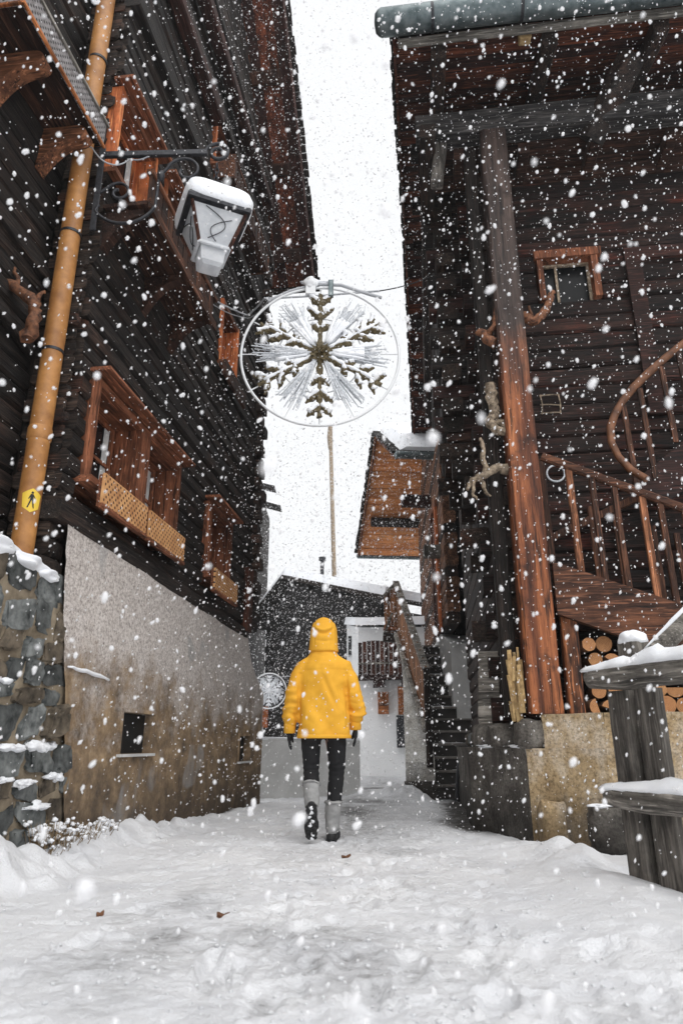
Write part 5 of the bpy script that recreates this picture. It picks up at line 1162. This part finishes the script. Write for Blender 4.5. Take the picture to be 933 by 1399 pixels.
# boots
def sole_outline(n=26):
    out = []
    for i in range(n):
        a = 2*math.pi*i/n; l = math.cos(a); w = math.sin(a)
        hw = .057 if l > 0 else .048
        hw *= 1 - .14*math.exp(-((l+.15)/.3)**2); out.append((l*.137, w*hw*(abs(w)**-.25 if abs(w) > .05 else 1)))
    return out
def boot(origin, ax, up, shaft, nm, flip):
    o = Vector(origin); ax = Vector(ax).normalized(); up = (Vector(up)-ax*Vector(up).dot(ax)).normalized(); sx = ax.cross(up)
    P = lambda l, w, h: o + ax*l + sx*w + up*h
    b = MB()
    for l, r, h in ((-.085,.043,.05),(-.04,.043,.055),(.02,.044,.05),(.075,.046,.042)): b.blob(tuple(P(l,0,h)), (r,r,r), 2, 0)
    b.tube([P(-.08,0,.05),P(.08,0,.042)], [.043,.044], 14); b.tube([Vector(p[:3]) for p in shaft], [p[3] for p in shaft], 18)
    bt = fuse('boot', b, .007, 4, M['boot'], PE, lambda c, n: c + n*.006*nz(c.x*22, c.y*22, c.z*30))
    so = sole_outline(); s = MB().loft([[P(l*.97,w*.95,-.012) for l, w in so], [P(l,w,-.006) for l, w in so], [P(l,w,.022) for l, w in so], [P(l*.96,w*.94,.030) for l, w in so]])
    sl = obj('sole', s, M['sole'], bt, smooth=40)
    lug = MB(); sn = MB(); rg = random.Random(3 if flip else 4)
    for i in range(8):
        l = -.115+i*.032
        for w in (-.024,.024):
            q = P(l,w,-.019); lug.beam(P(l-.011,w-.012*(1 if i%2 else -1),-.018), P(l+.011,w+.012*(1 if i%2 else -1),-.018), .022, .016, up=up)
        if rg.random() < .75: sn.blob(tuple(P(l+.012,rg.uniform(-.02,.02),-.017)), (.016,.012,.014), 1, .35, i)
    obj('tread', lug, M['sole'], sl); obj('caked_snow', sn, M['snow'], sl, smooth=180)
    c = Vector(shaft[-1][:3]); d = (Vector(shaft[-1][:3])-Vector(shaft[-2][:3])).normalized(); u = Vector((1,0,0)); v = d.cross(u)
    obj('fur_cuff', MB().tube([c-d*.012+u*math.cos(a*.2856)*shaft[-1][3]*1.0+v*math.sin(a*.2856)*shaft[-1][3]*1.0 for a in range(23)], [.009]*23, 8, cap=False, jit=.45, seed=2), M['boot'], bt, smooth=60)
boot((-.076,-.130,.150), (0,.32,-.95), (0,.95,.32), [(-.076,-.075,.235,.050),(-.079,-.062,.30,.060),(-.083,-.030,.375,.065),(-.085,-.015,.405,.064)], 'left', True)
boot((.078,.165,.014), (.10,1,0), (0,0,1), [(.076,.10,.07,.052),(.078,.105,.16,.060),(.082,.102,.24,.064),(.083,.100,.275,.064)], 'right', False)
# ------------------------------------------------------------------ wrought-iron wall lantern
LN = thing('wall_lantern', 'wrought-iron scroll bracket carrying a frosted street lantern capped with snow', 'street lamp', (-1.86,4.20,4.40))
lx, ly, lz = -1.86, 4.20, 4.40
def arc(c, r0, r1, a0, a1, n=22): return [(c[0]+(r0+(r1-r0)*i/n)*math.cos(a0+(a1-a0)*i/n), 0, c[1]+(r0+(r1-r0)*i/n)*math.sin(a0+(a1-a0)*i/n)) for i in range(n+1)]
obj('wall_plate', MB().beam((-.02,0,-.02),(-.03,0,.78), .045, .016, up=(0,1,0)), M['iron'], LN)
obj('arm', MB().beam((-.02,0,.71),(.80,0,.735), .035, .05), M['iron'], LN)
obj('end_scroll', MB().tube(arc((.885,.735),.10,.025,math.pi,-2.2*math.pi,44), [.015]*45, 8), M['iron'], LN, smooth=60)
obj('scroll', MB().tube([(0,0,.22)]+arc((.20,.30),.26,.25,-2.6,-.35,18)+[(.44,0,.50),(.50,0,.58)]+arc((.64,.55),.14,.03,2.6,-3.6,34), .013, 8), M['iron'], LN, smooth=60)
obj('scroll', MB().tube([(0,0,.34)]+arc((.14,.34),.10,.025,2.7,-4.6,34), .012, 8), M['iron'], LN, smooth=60)
obj('finial', MB().blob((.455,0,.50), (.03,.03,.05), 2, .1), M['iron'], LN, smooth=60)
for i in range(5): obj('chain_link', MB().tube([(.885+.014*math.cos(a*.785)*(1 if i%2 else .25),.014*math.cos(a*.785)*(.25 if i%2 else 1),.60-.045*i+.03*math.sin(a*.785)) for a in range(9)], .0055, 6, cap=False), M['iron'], LN, smooth=60)
lq = Matrix.Rotation(R(24), 3, 'Z'); lc = Vector((.885,0,0))
def lp(x, y, z): return lc + lq @ Vector((x,y,0)) + Vector((0,0,z))
def sq(h, z): return [lp(-h,-h,z), lp(h,-h,z), lp(h,h,z), lp(-h,h,z)]
crown = MB()
for k in range(4):
    a = k*math.pi/2+.3; crown.tube([lp(.0,0,.40),lp(.05*math.cos(a),.05*math.sin(a),.41),lp(.085*math.cos(a),.085*math.sin(a),.38),lp(.10*math.cos(a),.10*math.sin(a),.35)], [.010,.010,.009,.012], 6)
crown.tube([lp(0,0,.33),lp(0,0,.42)], .012, 8); obj('crown', crown, M['iron'], LN, smooth=60)
T, B_, zt, zb = .200, .112, .075, -.335
hoodp = obj('hood', MB().loft([sq(.202,zt-.035), sq(.232,zt-.040), sq(.236,zt-.015), sq(.17,zt+.13), sq(.05,zt+.19)]), M['iron'], LN)
rings = []
for z_, h in ((zt-.016,.232),(zt+.015,.258),(zt+.075,.262),(zt+.135,.240),(zt+.185,.17),(zt+.23,.09),(zt+.25,.02)):
    rg = []
    for i in range(32):
        a = 2*math.pi*i/32; c, s = math.cos(a), math.sin(a); x = h*math.copysign(abs(c)**.38,c); y = h*math.copysign(abs(s)**.38,s)
        kk = 1+.05*nz(x*6+3,y*6,z_*5); rg.append(lp(x*kk, y*kk, z_+.014*nz(x*9,y*9,2.2)))
    rings.append(rg)
obj('snow_cap', MB().loft(rings), M['snow'], hoodp, smooth=180)
for i, (sx, sy) in enumerate(((-1,-1),(1,-1),(1,1),(-1,1))):
    obj('corner_bar', MB().beam(lp(sx*T,sy*T,zt-.045), lp(sx*B_,sy*B_,zb+.10), .022, .022, up=(.3,.9,0)), M['redz'], LN)
    sx2, sy2 = ((-1,-1),(1,-1),(1,1),(-1,1))[(i+1)%4]
    a, b, c, d = lp(sx*T*.97,sy*T*.97,zt-.05), lp(sx2*T*.97,sy2*T*.97,zt-.05), lp(sx2*B_*.97,sy2*B_*.97,zb+.10), lp(sx*B_*.97,sy*B_*.97,zb+.10)
    ctr = (a+b+c+d)/4; inn = (lp(0,0,ctr.z)-ctr).normalized()*.006
    pane = obj('pane', MB().hexa([a,b,c,d],[a+inn,b+inn,c+inn,d+inn]), M['frost'], LN)
    q1 = lambda u, v: a.lerp(b,u).lerp(d.lerp(c,u),v) - inn*1.2
    obj('wire_curve', MB().tube([q1(.25+.45*math.sin(k*.14), .05+k*.038) for k in range(23)], .0035, 5), M['iron'], pane)
    obj('wire_curve', MB().tube([q1(.8-.45*math.sin(k*.12), .25+k*.032) for k in range(22)], .0035, 5), M['iron'], pane)
    obj('bottom_bar', MB().beam(lp(sx*B_,sy*B_,zb+.095), lp(sx2*B_,sy2*B_,zb+.095), .024, .024), M['frost'], LN)
obj('bottom_glass', MB().loft([sq(.092,zb+.09), sq(.082,zb-.02), sq(.06,zb-.045)]), M['frost'], LN)
obj('lamp_holder', MB().tube([lp(0,0,zt-.04),lp(0,0,zt-.12)], .03, 10), M['iron'], LN)

# ------------------------------------------------------------------ snowflake street decorations
def snowflake(label, loc, R0, th=1.0):
    TN = M['tinsel'] if th == 1 else M['snow']
    t = thing('snowflake_decoration', label, 'decoration', loc, group='snowflake decorations hung over the street'); k = R0/.745
    S = lambda r, a, y=0.0: (r*math.cos(a)*k, y*k, r*math.sin(a)*k)
    obj('hoop', MB().tube([S(.745,2*math.pi*i/72) for i in range(73)], .013*k*th, 8, cap=False), M['whitem'], t, smooth=60)
    obj('inner_hoop', MB().tube([S(.40,2*math.pi*i/48,.02) for i in range(49)], .006*k, 6, cap=False), M['whitem'], t, smooth=60)
    obj('hub', MB().blob((0,-.02*k,0), (.085*k,.05*k,.085*k), 3, .5, 3, freq=9), TN, t, smooth=30)
    rs = random.Random(6)
    for i in range(6):
        a = math.pi/2 + i*math.pi/3
        arm = obj('arm', MB().tube([S(.06+.60*j/20, a) for j in range(21)], [.026*k*rs.uniform(.7,1.25) for j in range(21)], 7, jit=.35, seed=i), TN, t)
        obj('arm_rod', MB().tube([S(.08,a,.02),S(.735,a,.02)], .007*k, 6), M['whitem'], arm)
        for r0, L in ((.25,.12),(.39,.18),(.54,.16)):
            for sgn in (-1, 1):
                d = a + sgn*.80; p0 = Vector(S(r0,a)); dv = Vector((math.cos(d),0,math.sin(d)))*k; nv = Vector((-math.sin(d),0,math.cos(d)))*k
                pts = [p0 + dv*(L*j/8) for j in range(9)]; rad = [k*(.010+.023*math.sin(math.pi*min(1,j/7.2))**.7)*rs.uniform(.8,1.15) for j in range(9)]
                lf = obj('leaf', MB().tube(pts, rad, 7, jit=.35, seed=i*7+int(r0*10)), TN, arm)
                up = (dv.normalized().z if True else 0)
                sp = [p + Vector((0,-.012*k,.026*k)) for p in pts[1:8]]
                obj('snow', MB().tube(sp, [k*(.012+.020*rs.random()) for _ in sp], 6, jit=.25, seed=i), M['snow'], lf, smooth=180)
        up_arm = [Vector(S(.10+.50*j/12,a)) + Vector((0,-.014*k,.020*k)) for j in range(13)]
        if abs(math.cos(a)) > .1: obj('snow', MB().tube(up_arm, [k*(.012+.014*rs.random()) for _ in up_arm], 6, jit=.2, seed=i), M['snow'], arm, smooth=180)
        b = a + math.pi/6; spr = obj('spray', MB().tube([S(.09,b),S(.55,b)], .006*k, 5), M['ice'], t)
        rod = MB(); sw = MB()
        for j in range(24):
            aa = b + rs.uniform(-.22,.22); r1 = rs.uniform(.42,.66); y = rs.uniform(-.03,.03)
            rod.tube([S(.08,b+(aa-b)*.3,y),S(r1,aa,y)], [.009*k*th,.006*k*th], 5)
            for q in range(3):
                rr_ = rs.uniform(.2,r1); da = aa + rs.choice((-1,1))*rs.uniform(.5,.9); p = Vector(S(rr_,aa,y)); rod.tube([p, p+Vector((math.cos(da),0,math.sin(da)))*.055*k], .0035*k, 4)
            if j % 2 == 0 and math.sin(b) > -.3: sw.tube([Vector(S(.12+q*.06,aa,y))+Vector((0,0,.008*k)) for q in range(6)], [k*rs.uniform(.010,.022) for q in range(6)], 6, jit=.25, seed=j)
        obj('rods', rod, M['ice'], spr, smooth=60)
        if sw.v: obj('snow', sw, M['snow'], spr, smooth=180)
        if i in (1,4): pass
    for a in (0, math.pi): obj('stay', MB().tube([S(.58,a,.0),S(.745,a,.0)], .006*k, 5), M['whitem'], t)
    for a in (-1.12,-2.02): obj('stay', MB().tube([S(.5,a),S(.74,a)], .005*k, 5), M['whitem'], t)
    return t
SFX, SFY, SFZ, SFR = -.205, 5.70, 4.235, .755
sf = snowflake('large snow-dusted snowflake decoration in a white hoop hung high above the walker', (SFX,SFY,SFZ), SFR)
# carrier frame along the top of the hoop
fr = obj('carrier_bar', MB().tube([(-.52,0,.60),(-.30,0,.72),(-.05,-.01,.79),(.20,-.01,.78),(.48,0,.68),(.60,0,.64)], .016, 8), M['cable'], sf, smooth=60)
obj('carrier_bar', MB().tube([(-.55,.0,.63),(0,.0,.665),(.58,.0,.72)], .010, 8), M['cable'], sf, smooth=60)
obj('clamp', MB().beam((-.10,-.02,.66),(-.10,-.02,.80), .10, .05, up=(0,1,0)), M['whitem'], sf); obj('clamp', MB().beam((.10,-.02,.64),(.10,-.02,.82), .05, .05, up=(0,1,0)), M['steel'], sf)
obj('transformer', MB().blob((-.10,-.02,.80), (.07,.05,.07), 2, .2, 2), M['whitem'], sf, smooth=60)
obj('snow', MB().blob((-.05,-.01,.81), (.15,.03,.018), 2, .3, 7), M['snow'], sf, smooth=180)
def cable(label, pts, r=.007, sag=0.0, mat='cable'):
    P = [Vector(p) for p in pts]; out = []
    for a, b in zip(P[:-1], P[1:]):
        for j in range(8):
            u = j/8; out.append(a.lerp(b,u) - Vector((0,0,sag*4*u*(1-u))))
    out.append(P[-1]); c = sum(out, Vector())/len(out)
    o = obj('cable', MB().tube([p-out[0] for p in out], r, 6), M[mat], None, smooth=60); o.location = out[0]; return tag(o, label, 'cable')
cable('pale cable from the left house wall to the snowflake hoop', [(-1.57,6.62,5.60),(-1.0,6.2,5.02),(SFX-.55,SFY,SFZ+.64)], .009, .02)
cable('thin second cable twisted beside the one from the left house', [(-1.56,6.66,5.56),(-1.0,6.2,4.985),(SFX-.52,SFY,SFZ+.60)], .006, .045)
cable('thin wire from the snowflake hoop to the right house', [(SFX+.58,SFY,SFZ+.72),(1.12,6.95,6.12)], .006, .03, 'iron')
snowflake('small distant snowflake decoration in a white hoop left of the walker', (-1.95,19,2.07), .46, 2.2)
cable('thin wire carrying the distant snowflake', [(-2.8,19.6,2.45),(-1.95,19,2.42),(.2,18.7,2.6)], .010, .03)
cable('thin wire looped behind the drainpipe to the lantern arm', [(-2.03,4.06,5.18),(-1.93,4.10,5.08),(-1.80,4.16,4.98),(-1.66,4.19,5.06),(-1.5,4.20,5.12)], .006, .03)

# ------------------------------------------------------------------ dead leaves and twigs trodden into the snow
M['leaf'] = plain('dead_leaf', (.20,.09,.04), .8, c2=(.09,.04,.02), var=.5)
for i, (x, y, L, lab) in enumerate(((-.52,3.42,.036,'curled brown leaf lying on the snow in front of the walker'),(-1.05,3.38,.034,'small brown leaf lying on the snow near the left wall'),(-1.20,2.55,.06,'dark twig piece lying on the snow at the lower left'),(.03,4.9,.05,'dark twig on the trodden snow right behind the boots'))):
    mb = MB().grid(lambda u, v: ((u-.5)*L*1.6, (v-.5)*L*.7*(1-(2*u-1)**2*.8), .012*math.sin(v*3.1)+.006*math.cos(u*4)), 6, 4); mb.grid(lambda u, v: ((.5-u)*L*1.6, (v-.5)*L*.7*(1-(2*u-1)**2*.8), .0105*math.sin(v*3.1)+.006*math.cos(u*4)), 6, 4)
    o = obj('fallen_leaf', mb, M['leaf'], None, smooth=180); o.location = (x, y, gz(x,y)+.004); o.rotation_euler = (0,0,i*1.3); tag(o, lab, 'leaf')
# frosted grass along the foot of the plaster wall
M['grass'] = plain('dry_frosted_grass', (.30,.22,.13), .9, c2=(.16,.11,.06), var=.3)
g1 = MB(); rg = random.Random(8); g2 = MB()
for i in range(260):
    s = .05+1.0*rg.random()**1.3; o_ = rg.uniform(.03,.16); x = AX+LDX*s+LNX*o_; y = AY+LDY*s+LNY*o_; zz = gz(x,y) if i % 4 == 0 else zz
    h = rg.uniform(.05,.16)*(1-.4*s); p = Vector((x,y,zz-.01)); q = p+Vector((rg.uniform(-.04,.06),rg.uniform(-.05,.03),h))
    g1.tube([p,p.lerp(q,.5)+Vector((.004,0,.01)),q], [.0025,.002,.001], 4)
    if rg.random() < .8: m_ = p.lerp(q, rg.uniform(.4,1)); r_ = rg.uniform(.006,.016); g2.blob(tuple(m_), (r_,r_,r_*.8), 1, .3, i)
gs = obj('frosted_grass', g1, M['grass'], None); tag(gs, 'tufts of dry grass loaded with snow at the foot of the plaster wall', 'grass', kind='stuff')
obj('snow_beads', g2, M['snow'], gs, smooth=180)['kind'] = 'stuff'
# ------------------------------------------------------------------ falling snow
rng = np.random.default_rng(5)
def inside(x, y, z):
    dl = (x-AX)*LNX + (y-AY)*LNY; sl = (x-AX)*LDX + (y-AY)*LDY
    bad = (dl < .05) & (sl < 6.0)
    c, s = math.cos(R(-7)), math.sin(R(-7)); ux = (x-RX)*c + (y-RY)*s; uy = -(x-RX)*s + (y-RY)*c
    bad |= (ux > -.75) & (uy > -.05) & (uy < 7.5)
    bad |= (np.abs(x-PXo) < .34) & (np.abs(y-PYo) < .22) & (z < 1.75)
    bad |= z < .06
    bad |= (y > 7.5) & (z > 1.2+.43*y) & (rng.random(len(y)) < .8)
    return bad
def scatter(n, y0, y1, pw, r0, r1):
    u = rng.random(n); y = (y0**pw + u*(y1**pw-y0**pw))**(1/pw)
    hw = 1.05+.66*y; x = rng.uniform(-1,1,n)*hw; zt = np.minimum(.9+1.45*y, 13.0); z = rng.random(n)*(zt+.3)
    r = r0 + (r1-r0)*rng.random(n)**2.2; k = ~inside(x,y,z); return x[k], y[k], z[k], r[k]
def flakes(sets, sub_):
    v, f = ICO[sub_] if sub_ >= 0 else ([Vector(p) for p in ((1,0,0),(-1,0,0),(0,1,0),(0,-1,0),(0,0,1),(0,0,-1))], [(0,2,4),(2,1,4),(1,3,4),(3,0,4),(2,0,5),(1,2,5),(3,1,5),(0,3,5)])
    V = np.array([tuple(p) for p in v]); F = np.array(f)
    x, y, z, r = [np.concatenate(q) for q in zip(*sets)]; n = len(x)
    ang = rng.random(n)*6.283; st = rng.uniform(.9,2.0,n); tilt = rng.normal(.25,.35,n)
    jit = 1 + .25*(rng.random((n,len(V)))-.5)*2
    P = V[None]*jit[...,None]
    px = P[...,0]*np.cos(ang)[:,None]-P[...,1]*np.sin(ang)[:,None]; py = P[...,0]*np.sin(ang)[:,None]+P[...,1]*np.cos(ang)[:,None]; pz = P[...,2]*st[:,None]
    qx = px*np.cos(tilt)[:,None]+pz*np.sin(tilt)[:,None]; qz = -px*np.sin(tilt)[:,None]+pz*np.cos(tilt)[:,None]
    co = np.stack([x[:,None]+qx*r[:,None], y[:,None]+py*r[:,None], z[:,None]+qz*r[:,None]], -1).reshape(-1,3)
    fc = (F[None]+(np.arange(n)*len(V))[:,None,None]).reshape(-1).astype(np.int32)
    me = bpy.data.meshes.new('falling_snow'); me.vertices.add(len(co)); me.vertices.foreach_set('co', co.ravel().astype(np.float32))
    me.loops.add(len(fc)); me.loops.foreach_set('vertex_index', fc); me.polygons.add(len(fc)//3); me.polygons.foreach_set('loop_start', np.arange(0,len(fc),3,dtype=np.int32))
    me.update(calc_edges=True); me.shade_smooth(); me.materials.append(M['flake']); return me
near = flakes([scatter(3200, .40, 2.4, 3, .0028, .0072)], 1)
far = flakes([scatter(60000, 2.2, 8.5, 2.5, .0019, .0074), scatter(80000, 5, 14, 2.6, .0032, .0095), scatter(80000, 12, 23, 2.4, .006, .013)], -1)
FS = bpy.data.objects.new('falling_snow', far); COL.objects.link(FS); tag(FS, 'countless snowflakes falling through the whole street', 'snow', kind='stuff')
n2 = bpy.data.objects.new('near_flakes', near); finish(n2, FS); n2['kind'] = 'stuff'

# ------------------------------------------------------------------ snowy air
hz = MB().box((-60,-12,-2.2),(60,75,17)); HZ = obj('haze', hz, [], None)
hm = bpy.data.materials.new('snow_haze'); hm.use_nodes = True; hn = hm.node_tree; hn.nodes.clear()
ho = hn.nodes.new('ShaderNodeOutputMaterial'); hv = hn.nodes.new('ShaderNodeVolumePrincipled')
hv.inputs['Color'].default_value = (.97,.975,.98,1); hv.inputs['Density'].default_value = .0016; hv.inputs['Anisotropy'].default_value = .2
hn.links.new(hv.outputs[0], ho.inputs['Volume']); HZ.data.materials.clear(); HZ.data.materials.append(hm); HZ['kind'] = 'stuff'; HZ['label'] = 'pale snowy air that fades the far houses'
